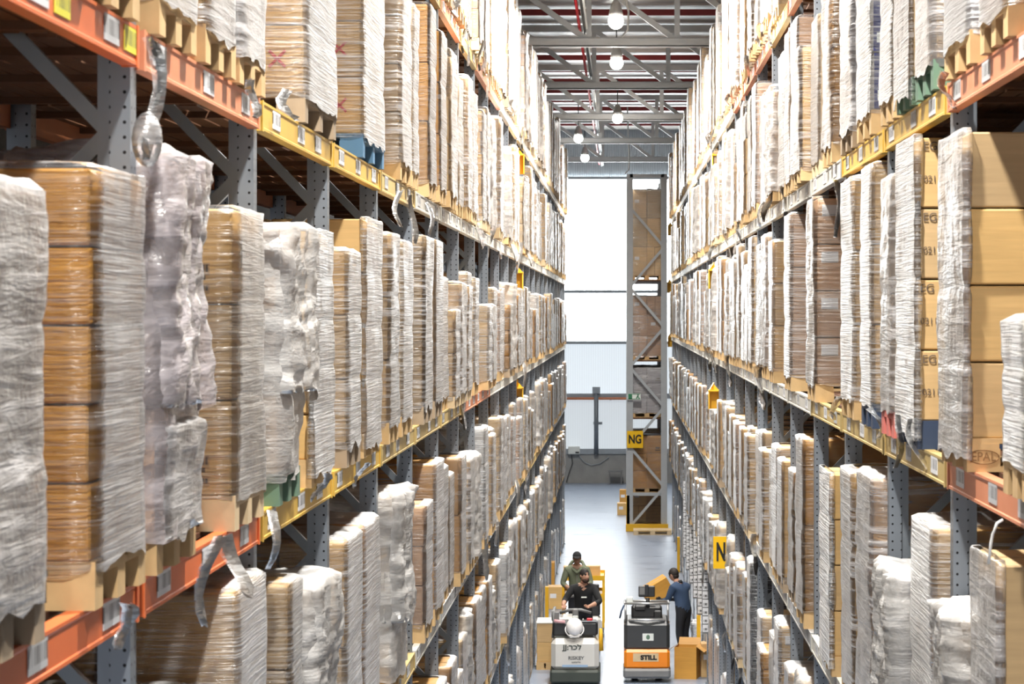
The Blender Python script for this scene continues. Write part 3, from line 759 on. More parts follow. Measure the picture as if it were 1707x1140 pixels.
# loads read off the photograph. (side, level, near edge px, far edge px, top edge px or None, film, carton, layers, columns, rows, options)
SPEC = [
 # left rack, third beam level
 (-1,2,-1,90,292,'milky','pink',3,1,1,dict(z=(6.02,6.85), lab='cloudy film, pinkish cartons, left edge', pal='woodgrey')),
 (-1,2,165,240,276,'clear','kraft',5,2,1,dict(z=(7.50,8.30), lab='brown cartons in clear film', pal='wood', cap=False)),
 (-1,2,262,336,263,'pink','lilac',3,2,1,dict(z=(8.50,9.28), lab='rosy crumpled film over lilac bales', pal='wood', bag=1)),
 (-1,2,405,450,345,'dark','tan',3,2,1,dict(z=(10.22,11.05), lab='three tall plain cartons with barcodes', pal='woodpale', marks=1, bar=1, pallet_front=.45, cap=False)),
 (-1,2,455,500,380,'foam','kraft',3,2,1,dict(z=(11.55,12.3), lab='loose white film over brown cartons', pal='woodgreen')),
 (-1,2,535,553,383,'silver','tan',5,2,1,dict(z=(12.75,13.6), lab='five tan cartons high with shiny film edge', pal='wood', cap=False, sidefilm=1)),
 (-1,2,598,618,418,'silver','tan',3,2,1,dict(z=(14.4,15.15), lab='tan load wound in dense shiny film', pal='woodgrey', cap=True)),
 (-1,2,612,638,363,'silver','tan',4,2,1,dict(z=(15.35,16.35), lab='tall tan load, shiny film on aisle side', pal='wood', cap=False, sidefilm=1)),
 (-1,2,655,666,388,'mid','tan',3,2,1,dict(z=(17.0,17.75), lab='streaky film over tan cartons with curling top', pal='wood')),
 (-1,2,680,692,400,'silver','pale',2,2,1,dict(z=(18.0,18.9), lab='pale load with torn shiny film', pal='wood')),
 (-1,2,716,725,393,'mid','tan',1,2,1,dict(z=(20.0,20.9), lab='one tall unbroken tan carton in film', pal='woodgrey', cap=False)),
 (-1,2,742,749,400,'clear','tan',1,2,1,dict(z=(21.2,22.1), lab='tall narrow tan cartons side by side', pal='woodgrey', cap=False)),
 # left rack, fourth beam level
 (-1,3,200,260,-200,'milky','pale',3,2,1,dict(z=(7.4,8.2), lab='cloudy film over pale cartons')),
 (-1,3,265,335,-150,'silver','pale',3,2,1,dict(z=(8.55,9.3), lab='shiny film over pale cartons', pal='wood')),
 (-1,3,337,392,-120,'mid','tan',3,2,1,dict(z=(9.5,10.25), lab='streaky film over tan cartons', pal='wood')),
 (-1,3,396,445,-100,'milky','whitebox',3,2,1,dict(z=(10.35,11.1), lab='cloudy film drawn low over white cartons', pal='wood')),
 (-1,3,508,565,-60,'silver','tan',4,2,1,dict(z=(12.5,13.85), lab='tan cartons with red crosses, shiny aisle side', pal='woodgrey', cross=1, cap=False, d=1.3)),
 (-1,3,605,640,-40,'silver','tan',4,2,1,dict(z=(15.3,16.65), lab='wide tan cartons with red crosses', pal='woodblue', cross=1, cap=False, d=1.3)),
 (-1,3,669,689,-10,'mid','tan',4,3,1,dict(z=(17.9,18.8), lab='stack of upright tan cartons', pal='wood', cap=False)),
 (-1,3,690,718,5,'silver','pale',4,2,1,dict(z=(18.88,19.48), lab='shiny film over pale cartons')),
 (-1,3,718,730,5,'clear','kraft',3,2,1,dict(z=(20.55,21.3), lab='brown cartons bulging from torn film', pal='wood', cap=False)),
 # left rack, second beam level
 (-1,1,345,391,1083,'silver','tan',2,1,1,dict(z=(9.35,10.1), lab='low tan carton with white film on top', pal='wood', cap=True, htop=-1.50)),
 (-1,1,405,463,990,'silver','tan',1,2,1,dict(z=(10.25,11.1), lab='tall tan load, top film tied', pal='wood', cap=True)),
 (-1,1,498,502,975,'clear','tan',3,2,2,dict(z=(11.9,12.35), lab='tan boxes with ragged film', pal='wood', cap=False)),
 (-1,1,520,535,985,'foam','tan',3,2,1,dict(z=(12.6,13.4), lab='white film over tan cartons', pal='wood')),
 (-1,1,567,592,905,'silver','tan',2,3,1,dict(z=(14.3,15.2), lab='tan load with ribbed shiny film', pal='wood', cap=True)),
 (-1,1,598,624,880,'silver','kraft',2,2,1,dict(z=(15.3,16.3), lab='brown load with ribbed shiny film', pal='wood', cap=True)),
 (-1,1,650,668,830,'foam','tan',2,2,1,dict(z=(17.2,18.3), lab='load under a loose white film hood', pal='wood')),
 (-1,1,713,722,845,'clear','pink',3,2,1,dict(z=(20.1,20.9), lab='pinkish cartons in a neat column', pal='wood', cap=False)),
 (-1,1,713,748,775,'silver','kraft',3,2,1,dict(z=(21.2,22.2), lab='brown cartons with ribbed shiny film', pal='wood', cap=False)),
 # right rack, third beam level
 (1,2,1740,1684,560,'silver','whitebox',3,2,1,dict(z=(9.05,9.62), lab='crinkled shiny film load at the right edge', pal='wood', htop=-.03, cap=True, pull=.03)),
 (1,2,1605,1567,217,'milky','tan',4,1,1,dict(z=(10.85,11.7), lab='four large plain tan cartons, one side filmed', pal='wood', cap=False, epal=1, sidefilm=1)),
 (1,2,1533,1500,222,'silver','tan',4,2,1,dict(z=(12.65,13.5), lab='tan cartons with handwritten EG, silvery side', pal='woodnavy', cap=False, eg=1, sidefilm=1)),
 (1,2,1482,1462,290,'milky','pale',2,2,1,dict(z=(13.75,14.4), lab='pale load hidden behind the upright', pal='woodred')),
 (1,2,1462,1447,266,'silver','tan',3,2,1,dict(z=(14.9,15.6), lab='tan load with bright film edge', pal='woodnavy')),
 (1,2,1425,1403,294,'silver','tan',3,2,1,dict(z=(16.1,17.0), lab='tan load with fine shiny ribs', pal='wood', cap=False)),
 (1,2,1350,1340,322,'dark','pink',4,1,1,dict(z=(19.3,20.1), lab='pinkish cartons each with a white label', pal='wood', cap=False, labels=1)),
 (1,2,1321,1307,355,'silver','pink',3,2,1,dict(z=(22.05,22.9), lab='pinkish load in ribbed film', pal='wood')),
 (1,2,1283,1280,400,'clear','tan',3,1,1,dict(z=(24.6,25.3), lab='three tan cartons with silvery edge', pal='wood', cap=False)),
 # right rack, fourth beam level
 (1,3,1730,1672,-100,'clear','kraft',3,2,1,dict(z=(9.7,10.45), lab='brown cartons on an ochre pallet', pal='wood', cap=False)),
 (1,3,1640,1590,-150,'silver','greybox',3,2,1,dict(z=(10.75,11.6), lab='grey load in torn shiny film', pal='wood')),
 (1,3,1590,1560,-100,'milky','tan',2,1,1,dict(z=(12.0,12.75), lab='tan carton in cloudy film on green pallet', pal='woodgreen', cap=False)),
 (1,3,1545,1515,-50,'clear','tan',3,1,1,dict(z=(12.9,13.6), lab='plain tan cartons filmed on the aisle side', pal='woodgreen', cap=False, sidefilm=1)),
 (1,3,1500,1478,-50,'silver','tan',3,2,1,dict(z=(13.75,14.45), lab='tan load with sparkling film', pal='wood')),
 (1,3,1465,1445,-50,'silver','whitebox',4,2,1,dict(z=(15.0,15.9), lab='load with navy printed edges in shiny film', pal='wood', navy=1)),
 (1,3,1430,1405,-50,'milky','greybox',2,2,1,dict(z=(16.2,17.1), lab='grey streaked film over grey cartons', pal='woodgrey')),
 (1,3,1400,1388,-20,'dark','kraft',4,2,1,dict(z=(17.8,18.6), lab='thin brown flat cartons in a tall stack', pal='wood', cap=False)),
 # right rack, second beam level
 (1,1,1680,1640,940,'milky','tan',2,1,1,dict(z=(9.9,10.6), lab='large tan carton with filmed aisle side', pal='wood', cap=False, sidefilm=1)),
 (1,1,1610,1600,1010,'foam','pale',2,2,1,dict(z=(10.85,11.6), lab='low load under loose white foam film', pal='wood', htop=-1.33)),
 (1,1,1570,1528,885,'silver','tan',2,2,1,dict(z=(11.95,12.9), lab='tan load with slanting shiny film bands', pal='wood', cap=True)),
 (1,1,1520,1490,955,'foam','whitebox',2,2,1,dict(z=(13.2,14.2), lab='white draped load with navy printed edge', pal='wood', navy=1, htop=-1.40)),
 (1,1,1440,1405,800,'milky','kraft',3,2,1,dict(z=(14.9,15.9), lab='brown load in cloudy ribbed film', pal='wood')),
 (1,1,1420,1405,790,'mid','tan',3,2,1,dict(z=(16.1,17.0), lab='leaning tan load in streaky film', pal='wood')),
 (1,1,1387,1368,790,'silver','tan',4,1,1,dict(z=(17.8,18.7), lab='four tan cartons with white film side', pal='wood', cap=False, sidefilm=1)),
 (1,1,1340,1322,733,'dark','kraft',2,1,1,dict(z=(20.5,21.4), lab='brown carton stack topped by a plain box', pal='wood', cap=False)),
 # right rack, first beam level: the black printed cartons
 (1,0,1250,1235,940,'silver','black',6,1,1,dict(z=(28.9,29.7), lab='black cartons printed in white under shiny film', pal='wood', tea=1, cap=True)),
 (1,0,1316,1280,1045,'silver','tan',3,1,1,dict(z=(23.6,24.4), lab='tan cartons, white film top, one white label', pal='wood', cap=True, labels=1)),
]
SPECZ = {}
import collections
occupied = collections.defaultdict(list)
def xmark(parent, c, sz, face):
    b = MB()
    for a in (-1, 1):
        if face == 'y': b.box(c, (sz*1.35, .002, sz*.16), 'red_ink', Matrix.Rotation(a*R(45), 3, 'Y'))
        else: b.box(c, (.002, sz*1.35, sz*.16), 'red_ink', Matrix.Rotation(a*R(45), 3, 'X'))
    b.build('red_cross', parent)
def spec_loads():
    for n, (s, lv, xa, xb, yt, style, ccol, layers, nx, ny, o) in enumerate(SPEC):
        z0, z1 = o['z']; S = SIDE[s]; d = min(o.get('d', .82), z1-z0); base = base_of(s, lv)
        d = z1-z0
        w = 1.15
        # the aisle face sits where the photo puts the near edge
        Xf = S['X']-.06 + o.get('pull', 0)*-1
        htop = o.get('htop', (VY-(yt if yt > -900 else 0))*z0/F) + H
        if yt < 0: htop = base + (1.52 if lv == 3 else 1.3)
        lim = H+S['B'][lv+1]-.05 if lv < 4 else 99
        htop = min(htop, lim); h = max(.5, htop-base)
        fs = o.get('sidefilm')
        parts = make_parts(w, d, h, style if not fs else 'bare', ccol, layers, nx, ny, 100+n, o.get('pal', PALS[n % 6]), o.get('cap'), o.get('loose'), 0, o.get('marks', 0), s=s)
        lab = label_for(s, lv, (z0+z1)/2, style, ccol, o['lab'])
        t, objs = place(parts, s, lv, s*(Xf+w/2), (z0+z1)/2, lab)
        occupied[(s, lv)].append((z0, z1))
        f = -s; cart = [q for q in objs if q.name.startswith('carton')]
        lh = (h-.144)/layers
        if fs:                      # film only on the aisle side and wrapping a little onto the front
            fm = film_mb(.012, d+.012, .05, h, n*2.3, STYLE[style], .009, 120, 36, False, [.144+lh*k for k in range(1, layers)])
            fm.build('stretch_film', t, (f*(w/2-.002),0,0))
            
        if o.get('cross'):
            for q in cart:
                if q.location.x*f > 0:
                    bb = q.data; hh = lh
                    xmark(q, (.15*f, -d/2+.010, hh*.5), .085, 'y')
        if o.get('bar'):
            for q in cart:
                if q.location.x*f > 0:
                    for (xx, zz, a_, b_) in ((.0, .12, .14, .05), (.02,.04,.12,.035)):
                        b = MB(); b.box((xx*.5+.12*f, -d/2+.010, zz*1.0+.02), (a_,.002,b_), 'card_bar'); b.build('barcode_print', q)
            q = cart[-1]; b = MB(); b.box((f*((w-.02)/4+.001), -.1, lh*.55), (.002,.09,.13), 'paper_bar'); b.build('shipping_label', q)
        if o.get('labels'):
            for q in cart:
                b = MB(); b.box((f*(w/2-.11), -d/2+.009, lh*.72), (.13,.003,.085), 'paper'); b.box((f*(w/2-.11), -d/2+.0075, lh*.72-.035), (.12,.005,.012), 'grey_bar'); b.build('shipping_label', q)
        if o.get('eg'):
            for k, q in enumerate([q for q in cart if q.location.x*f > 0]):
                me = textmesh('EG', .06, 'ink', .001); put('handwriting', me, q, (f*.235, -d/2+.008, lh*.86), FRONT)
                me = textmesh('0211', .045, 'ink', .001); put('handwriting', me, q, (f*.225, -d/2+.008, lh*.40), FRONT)
        if o.get('epal'):
            me = textmesh('EPAL', .055, 'woodin', .001, sx=.9); px = f*(w/2-.072)
            pl = [q for q in objs if q.name.startswith('pallet')][0]
            g = put('stamped_letters', me, pl, (px, -d/2-.002, .065), FRONT)
            b = MB(); b.tube([(px+.066*math.cos(a), -d/2-.001, .065+.030*math.sin(a)) for a in [2*PI*k/24 for k in range(25)]], .0022, 'woodin', 4); b.build('stamped_oval', pl)
        if o.get('navy'):
            for q in cart[:]:
                b = MB(); b.box((f*((w-.02)/(2*nx)-.05) if q.location.x*f > 0 else -f*.0, -d/2+.008, lh*.5), (.09,.006,lh*.96), 'navy'); 
                if q.location.x*f > 0:
                    b.box((f*((w-.02)/(2*nx)-.05), -d/2+.0065, lh*.25), (.05,.006,.06), 'signwhite'); b.build('printed_edge', q)
        if o.get('tea'):
            for q in cart:
                for k, (tx, zz) in enumerate((('TEA', .65), ('TIME', .28))):
                    me = textmesh(tx, .075, 'signwhite', .001); put('lettering', me, q, (f*(w*.5-.12), -d/2+.007, lh*zz), FRONT)
        if o.get('bag'):
            fm = film_mb(.55, d*.92, .55, h+.02, n*1.9, 'f_pink', .07, 72, 56, True, (), .12); fm.build('crumpled_film', t, (f*.33,0,0))
            fm = film_mb(.85, d*.9, .1, .5, n*1.1, 'f_milky', .04, 56, 20, False, (), .1); fm.build('stretch_film', t, (f*.18,0,0))
        if style in ('foam',):
            fm = film_mb(.6, d*.95, .5, h+.01, n*2.9, 'f_foam', .07, 72, 50, True, (), .15); fm.build('crumpled_film', t, (f*.32,0,0))
spec_loads()

def tails():
    """torn film ends hanging from particular loads: (load near this point, px, py, length px, width px)"""
    T = [(-1,3,240,62,205,26),(-1,2,362,893,150,30),(-1,2,385,895,100,40),(-1,2,462,850,95,14),(-1,2,200,1005,80,34),(-1,3,666,318,60,9),(-1,3,690,325,80,12),(-1,3,712,338,55,7),
         (-1,2,608,770,40,10),(1,2,1520,700,80,9),(1,2,1503,690,90,12),(1,3,1392,300,95,14),(1,2,1395,660,40,30),(1,3,1585,120,60,18),(1,2,1455,680,50,16),(-1,2,540,790,45,18),(-1,3,475,150,50,24),(-1,3,430,135,60,18)]
    for i, (s, lv, px, py, ln, w) in enumerate(T):
        S = SIDE[s]; X = S['X']-.09; z = F*X/abs(px-VX)
        zz = H-(py-VY)*z/F
        best = min((t for t in LOADS if abs(t.location.z-base_of(s,lv)) < .01 and t.location.x*s > 0), key=lambda t: abs(t.location.y-z))
        m = 'f_milky'
        b = tail_mb(ln*z/F, w*z/F, i*1.7+.5, m)
        o = b.build('film_tail', best, Vector((s*X, z, zz))-best.location)
        if i == 0:
            k = MB(); k.ball((.01,0,-.33), (.05,.05,.09), 'f_milky', 12, 8); k.build('film_knot', best, Vector((s*X, z, zz))-best.location)
tails()

# templates for everything further down the aisle
CLASSES = {'short': 1.26, 'tall': 1.50, 'top': 1.86}
TPL = collections.defaultdict(list)
def templates():
    r = random.Random(21)
    styles = ['silver','silver','mid','clear','milky','silver','foam','clear','silver','mid','dark','milky']
    cols = ['tan','pale','tan','kraft','tan','pink','pale','tan','whitebox','tan','kraft','pale']
    for c, h in CLASSES.items():
        for k in range(12):
            st, cc = styles[(k*5+len(c)) % 12] if c != 'short' else styles[k], cols[k]
            lay = r.choice((2,3,4,5,1)); nx = r.choice((1,2,2,3))
            d = r.choice((.76,.8,.82,.84)); w = 1.12
            if c == 'top': lay = r.choice((4,5,6))
            parts = make_parts(w, d, h*r.uniform(.93,1.03), st, cc, lay, nx, 1, 500+k*13+int(h*100), PALS[r.randrange(6)], drop=.25 if k % 3 == 0 else 0)
            if r.random() < .35:
                tm = tail_mb(r.uniform(.15,.5), r.uniform(.06,.15), k+h*7).mesh('film_tail')
                parts.append(('film_tail', tm, (w/2+.02, r.uniform(-.3,.3), .12), 0)); parts.append(('film_tail', tm, (-w/2-.02, r.uniform(-.3,.3), .12), 0))
            # light version for the crowd at the far end
            b = MB()
            TPL[c].append((parts, st, cc, w))
templates()
def procedural():
    todo = []
    for s in (-1, 1):
        S = SIDE[s]
        for lv in (-1,0,1,2,3,4):
            z = S['z0']; 
            for i in range(S['n']):
                for k in range(3):
                    zc = S['z0']+BAY*i+.08+.44+.88*k
                    r = random.Random((s+3)*100000+lv*5000+i*10+k)
                    if any(zc+.40 > a and zc-.40 < b for a, b in occupied[(s, lv)]): continue
                    if lv in (1,2,3) and zc-.40 < max(b for a, b in occupied[(s, lv)]): continue
                    base = base_of(s, lv)
                    if not visible(s, zc-.4, zc+.4, base, base+(1.25 if lv < 3 else 1.9)): continue
                    if s < 0 and lv == 2 and zc < 20: continue
                    if r.random() < .05 and zc > 20: continue
                    todo.append((zc, s, lv, r))
    todo.sort(key=lambda t: t[0])
    room = 300-len(LOADS)
    stuff = MB(); ns = 0
    for n, (zc, s, lv, r) in enumerate(todo):
        if s < 0: c = 'top' if lv == 4 else 'tall' if lv == 3 else 'short'
        else: c = 'top' if lv == 4 else 'tall' if lv in (2, 3) else 'short'
        if lv == -1: c = 'short'
        parts, st, cc, w = TPL[c][r.randrange(12)]
        pull = r.choice((.03,.05,.06,.08,.10,.02))
        if lv == -1: pull = -.03
        x = s*(SIDE[s]['X']-pull+w/2); flip = r.random() < .5; sz = r.choice((r.uniform(.93,1.05), r.uniform(.93,1.05), r.uniform(.72,.95))) if c != 'top' else r.uniform(.88,1.08)
        if s > 0 and c == 'tall' and lv == 2: sz *= 1.0
        if n < room:
            place(parts, s, lv, x, zc, label_for(s, lv, zc, st, cc), 'wrapped pallet loads in the %s rack' % SIDE[s]['name'], flip, sz)
        else:
            mat = Matrix.Translation((x, zc, base_of(s, lv))) @ Matrix.Rotation(PI if flip else 0, 4, 'Z') @ Matrix.Diagonal((1,1,sz,1))
            for (nm, me, loc, rz) in parts:
                if nm == 'film_tail': continue
                q = MB(); q.v = [tuple(v.co) for v in me.vertices]; q.f = [list(p.vertices) for p in me.polygons]
                q.m = [p.material_index for p in me.polygons]; q.sm = [p.use_smooth for p in me.polygons]; q.mats = list(me.materials)
                stuff.merge(q, mat @ Matrix.Translation(loc) @ Matrix.Rotation(rz, 4, 'Z'))
            ns += 1
    print('loads', len(LOADS), 'stuff', ns, len(stuff.v))
    if ns:
        o = stuff.build('distant_pallet_loads'); tag(o, 'mass of film-wrapped carton loads filling the far ends of both racks', 'pallet loads', None, 'stuff')
procedural()

# ------------------------------------------------------------------ the tall rack end with the yellow sign
def end_rack():
    Z = 77.0
    def X(px): return (px-VX)*Z/F
    def Hh(py): return H-(py-VY)*Z/F
    xa, xb = X(1050), X(1107)
    t = thing('end_rack', 'tall grey rack standing end-on behind the aisle, yellow sign on its post', 'storage rack', ((xa+xb)/2, Z, 0))
    hw = (xb-xa)/2
    for sx in (-1, 1):
        for zz in (0, 2.7, 5.4, 8.1):
            b = MB(); b.box((sx*hw, zz, Hh(290)/2), (.19,.10,Hh(290)), 'rackgrey'); b.build('post', t)
    zz = Hh(878); k = 0; st = 1.22
    while zz+st < Hh(292):
        b = MB(); a, e = (-hw, -.02, zz), (hw, -.02, zz+st)
        if k % 2: a, e = (hw, -.02, zz), (-hw, -.02, zz+st)
        b.bar(a, e, .08, .05, 'rackgrey', up=(0,1,0)); b.build('brace', t); zz += st; k += 1
    b = MB(); b.box((0,0,Hh(293)), (2*hw,.1,.1), 'rackgrey'); b.build('top_tie', t)
    levs = [465, 600, 697]
    for py in (470, 604, 700):
        for sx in (-1, 1):
            b = MB(); b.box((sx*hw, 4.0, Hh(py)), (.08, 8.0, .12), 'rackgrey'); b.build('side_beam', t)
        b = MB(); b.box((0, 4.0, Hh(py)+.04), (2*hw, 8.0, .03), 'deck'); b.build('shelf', t)
    b = MB(); b.box((0,-.08,.12), (2*hw+.25,.12,.22), 'hood'); b.box((-hw-.06,.1,.55), (.10,.3,1.1), 'hood'); b.build('foot_guard', t)
    # what stands in it
    r = random.Random(3)
    rows = [(470, 310, 'clear', 'pale'), (604, 488, 'silver', 'pink'), (700, 608, 'milky', 'greybox')]
    for i, (yb, yt, st, cc) in enumerate(rows):
        base = Hh(yb)+.065
        for k in range(3):
            h = min(1.9, Hh(yt)-base) if k == 0 else 1.6
            p = make_parts(1.0, 1.1, Hh(yt)-base-.1 if True else h, st, cc, 3, 2, 1, 900+i*7+k, 'wood', True)
            tt = thing('pallet_load', '%s %s in the end rack, %s shelf down, %s from front' % (LOOK_F[st], LOOK_C[cc], ORD[i], ORD[k]), 'pallet load', ((xa+xb)/2, Z+.75+1.3*k, base))
            for (nm, me, loc, rz) in p: put(nm, me, tt, loc, (0,0,rz))
    p = make_parts(1.0, 1.1, 1.75, 'clear', 'kraft', 3, 2, 1, 950, 'wood', True)
    tt = thing('pallet_load', 'brown cartons in film behind the yellow sign of the end rack', 'pallet load', ((xa+xb)/2, Z+.75, Hh(822)))
    for (nm, me, loc, rz) in p: put(nm, me, tt, loc, (0,0,rz))
    for k in range(1, 4):
        for (hh, cc, wd, yy) in ((Hh(822), 'kraft', 'second shelf up', 0), (0.0, 'tan', 'floor', .5)):
            p = make_parts(1.0, 1.1, 1.75 if hh else 1.15, 'dark', cc, 2, 2, 1, 960+k, 'wood', False)
            tt = thing('pallet_load', 'shaded %s deep in the end rack, %s, %s behind the front' % (LOOK_C[cc], wd, ORD[k-1]), 'pallet load', ((xa+xb)/2, Z+.75+1.25*k+yy, hh))
            for (nm, me, loc, rz) in p: put(nm, me, tt, loc, (0,0,rz))
    b = MB(); b.box((0, 4, Hh(822)-.03), (2*hw, 8.0, .05), 'deck'); b.box((0,.02,Hh(822)-.03),(2*hw,.06,.1),'rackgrey'); b.build('shelf', t)
    b = MB(); b.box((0, .75, .06), (2*hw-.1,1.2,.1), 'wood'); 
    o = put('wooden_pallet', pallet_mesh(1.15, .8, 'woodpale'), None, (X(1087), Z-.9, 0)); tag(o, 'pale wooden pallet lying on the floor before the tall end rack', 'pallet')
    o = put('wooden_pallet', pallet_mesh(.95, 1.2, 'wood'), None, ((xa+xb)/2, Z+.8, 0)); tag(o, 'wooden pallet lying inside the foot of the tall end rack', 'pallet')
    # sign
    t = thing('aisle_sign', 'square yellow sign reading NG on the tall end rack', 'sign', (X(1058.5), Z-.13, Hh(732)))
    b = MB(); b.box((0,0,0), (.49,.02,.52), 'signyellow'); b.build('sign_plate', t)
    put('lettering', textmesh('NG', .36, 'signblack', .004, .012, .74), t, (0,-.014,-.005), FRONT)
    t = thing('exit_sign', 'small green and white running-man exit sign on the tall end rack', 'sign', (X(1057), Z-.13, Hh(661)))
    b = MB(); b.box((0,0,0), (.40,.02,.19), 'signwhite'); b.build('sign_plate', t)
    b = MB(); b.box((-.12,-.012,0), (.12,.006,.15), 'signgreen'); b.box((0,-.012,-.07), (.38,.006,.02), 'signgreen'); b.box((0,-.012,.08), (.38,.006,.02), 'signgreen')
    b.box((.10,-.012,0), (.035,.006,.12), 'signgreen', Matrix.Rotation(.5, 3, 'Y')); b.box((.135,-.012,-.02), (.03,.006,.10), 'signgreen', Matrix.Rotation(-.6, 3, 'Y')); b.box((.12,-.012,.055), (.03,.006,.03), 'signgreen'); b.build('pictogram', t)
    t = thing('aisle_sign', 'tall yellow sign with a black N between loads of the right rack', 'sign', ((1200-VX)*36.2/F, 36.2, H-(921-VY)*36.2/F))
    b = MB(); b.box((0,0,0), (.19,.02,.46), 'signyellow'); b.box((.14,.02,.15), (.16,.015,.03), 'rackgrey'); b.build('sign_plate', t)
    put('lettering', textmesh('N', .36, 'signblack', .004, .012, .5), t, (.015,-.014,0), FRONT)
    # boxes and bag at the foot
    for (px, py, w, h, lab, m) in ((1040, 842, .30, .55, 'small brown carton on the floor beside the tall end rack', 'kraft'), (1037, 858, .32, .40, 'tan carton on the floor before the small brown one', 'tan')):
        z = F*H/(py-VY); o = carton_mb(w, .4, h, m, 2).build('floor_carton', None, ((px-VX)*z/F, z, 0)); tag(o, lab, 'carton')
end_rack()

def cord():
    z = 9.9
    b = MB(); pts = [(1672,866),(1662,872),(1655,890),(1652,905),(1648,940)]
    b.tube([((px-VX)*z/F, z, H-(py-VY)*z/F) for px, py in pts], .006, 'cable', 6)
    o = b.build('white_rope'); tag(o, 'white cord looping from the beam down to the large filmed carton, right rack', 'cord')
cord()

def hoods():
    spots = [(-1,865,275,40.2),(-1,863,470,40.2),(-1,863,662,40.2),(1,1196,275,41.0),(1,1190,466,41.0),(1,1190,666,41.0),(1,1118,385,77.5),(1,1117,480,77.5),(1,1118,570,77.5)]
    for i, (s, px, py, z) in enumerate(spots):
        x = (px-VX)*z/F; h = H-(py-VY)*z/F
        lab = 'yellow open-front metal hood on an upright, %s rack, %s' % (SIDE[s]['name'], ('top of three','middle of three','lowest of three','top of three','middle of three','lowest of three','far end, top','far end, middle','far end, lowest')[i])
        t = thing('upright_hood', lab, 'guard hood', (x, z-.1, h), 0, 'yellow hoods on the uprights')
        w, hh = .17, .30
        b = MB(); b.box((0,.10,0), (w,.01,hh), 'hood'); b.box((-w/2,0,0), (.012,.22,hh), 'hood'); b.box((w/2,0,0), (.012,.22,hh), 'hood'); b.build('hood_shell', t)
        b = MB(); b.box((0,0,hh/2), (w+.02,.24,.02), 'hood'); b.bar((-w/2,-.1,hh/2),(0,.1,hh/2+.12), .02,.02,'hood'); b.prism([(-w/2,hh/2),(w/2,hh/2),(0,hh/2+.10)], 'y', .06, .08, 'hood'); b.build('hood_top', t)
hoods()

def tags_right():
    r = random.Random(5)
    lb = MB(); lb.box((0,0,0), (.10,.004,.13), 'paper'); lb.box((0,-.003,-.02), (.07,.004,.05), 'grey_bar'); pm = lb.mesh('location_label')
    for i in range(13, 19):
        z = RZ0+BAY*i-.08
        t = thing('label_board', 'column of white location labels on the right rack, %s upright' % ORD[i], 'label board', (XR-.03, z, 0), 0, 'label boards on the right uprights')
        b = MB(); b.box((0,.01,1.85), (.13,.006,1.9), 'truck_grey'); b.build('backing_strip', t)
        for k in range(12): put('location_label', pm, t, (0,0,1.0+.15*k))
tags_right()

# ------------------------------------------------------------------ vehicles
def wheel(b, c, r, w, m='plastic_black'): b.tube([(c[0]-w/2, c[1], c[2]), (c[0]+w/2, c[1], c[2])], r, m, 18)
def orange_truck():
    z = 45.9; x = (1078-VX)*z/F
    t = thing('order_picker_truck', 'orange and charcoal warehouse truck with a monitor, beside the man in blue', 'forklift', (x, z, 0))
    b = MB(); b.cbox((0,0,.17), (.86,1.0,.18), .04, 'truck_grey'); b.build('bumper', t)
    for sx in (-.22, .22):
        b = MB(); wheel(b, (sx,.1,.09), .09, .12); b.build('wheel', t)
    b = MB(); b.cbox((0,.02,.42), (.83,.96,.36), .05, 'truck_orange'); b.build('lower_body', t)
    b = MB(); b.cbox((0,.05,.83), (.83,.92,.52), .06, 'truck_dark'); b.cbox((0,.05,1.08), (.78,.8,.10), .04, 'truck_dark'); b.build('upper_body', t)
    b = MB(); b.tube([(-.40,-.2,1.07),(-.30,-.36,1.12),(0,-.40,1.13),(.30,-.36,1.12),(.40,-.2,1.07)], .022, 'chrome', 8); b.build('front_rail', t)
    for sx in (-1, 1):
        b = MB(); b.tube([(sx*.385,-.1,1.05),(sx*.385,-.1,1.38)], .02, 'chrome', 8); b.build('rail_post', t)
    b = MB(); b.tube([(-.40,-.1,1.39),(.40,-.1,1.39)], .022, 'chrome', 8); b.tube([(-.40,.3,1.39),(.40,.3,1.39)], .022, 'chrome', 8); b.tube([(-.4,-.1,1.39),(-.4,.3,1.39)], .02, 'chrome', 8); b.tube([(.4,-.1,1.39),(.4,.3,1.39)], .02, 'chrome', 8); b.build('top_rail', t)
    b = MB(); b.cbox((0,.12,1.22), (.56,.3,.24), .04, 'plastic_black'); b.cbox((-.12,-.02,1.30), (.2,.1,.1), .02, 'plastic_black'); b.cbox((.2,.0,1.18), (.16,.16,.16), .03, 'plastic_black'); b.build('control_console', t)
    b = MB(); b.tube([(.02,.0,1.30),(.02,.0,1.48)], .035, 'plastic_black', 10); b.build('monitor_arm', t)
    m = MB(); m.cbox((0,0,1.60), (.30,.06,.20), .015, 'plastic_black', ); m.cbox((.0,-.03,1.62), (.07,.05,.22), .01, 'plastic_black'); m = m.build('monitor', t)
    b = MB(); b.box((-.08,-.033,1.61), (.10,.004,.13), 'truck_grey'); b.build('screen', m)
    b = MB(); b.cbox((-.31,-.05,1.45), (.12,.1,.12), .015, 'signwhite'); b.build('paper_tray', t)
    b = MB(); b.tube([(-.41,-.08,1.36),(-.46,-.08,1.25),(-.49,-.06,1.12)], .016, 'bluecloth', 6); b.build('hanging_strap', t)
    b = MB(); b.box((.02,-.416,.82), (.20,.006,.13), 'signwhite'); lb = b.build('white_sticker', t)
    b = MB(); b.ball((.02,-.420,.82), (.035,.004,.045), 'woodgreen', 10, 6); b.build('emblem', lb)
    b = MB(); b.box((-.02,-.4635,.46), (.46,.006,.15), 'woodpale'); pl = b.build('name_plate', t)
    put('lettering', textmesh('STILL', .11, 'signblack', .003, .006, 1.15), pl, (.03,-.470,.455), FRONT)
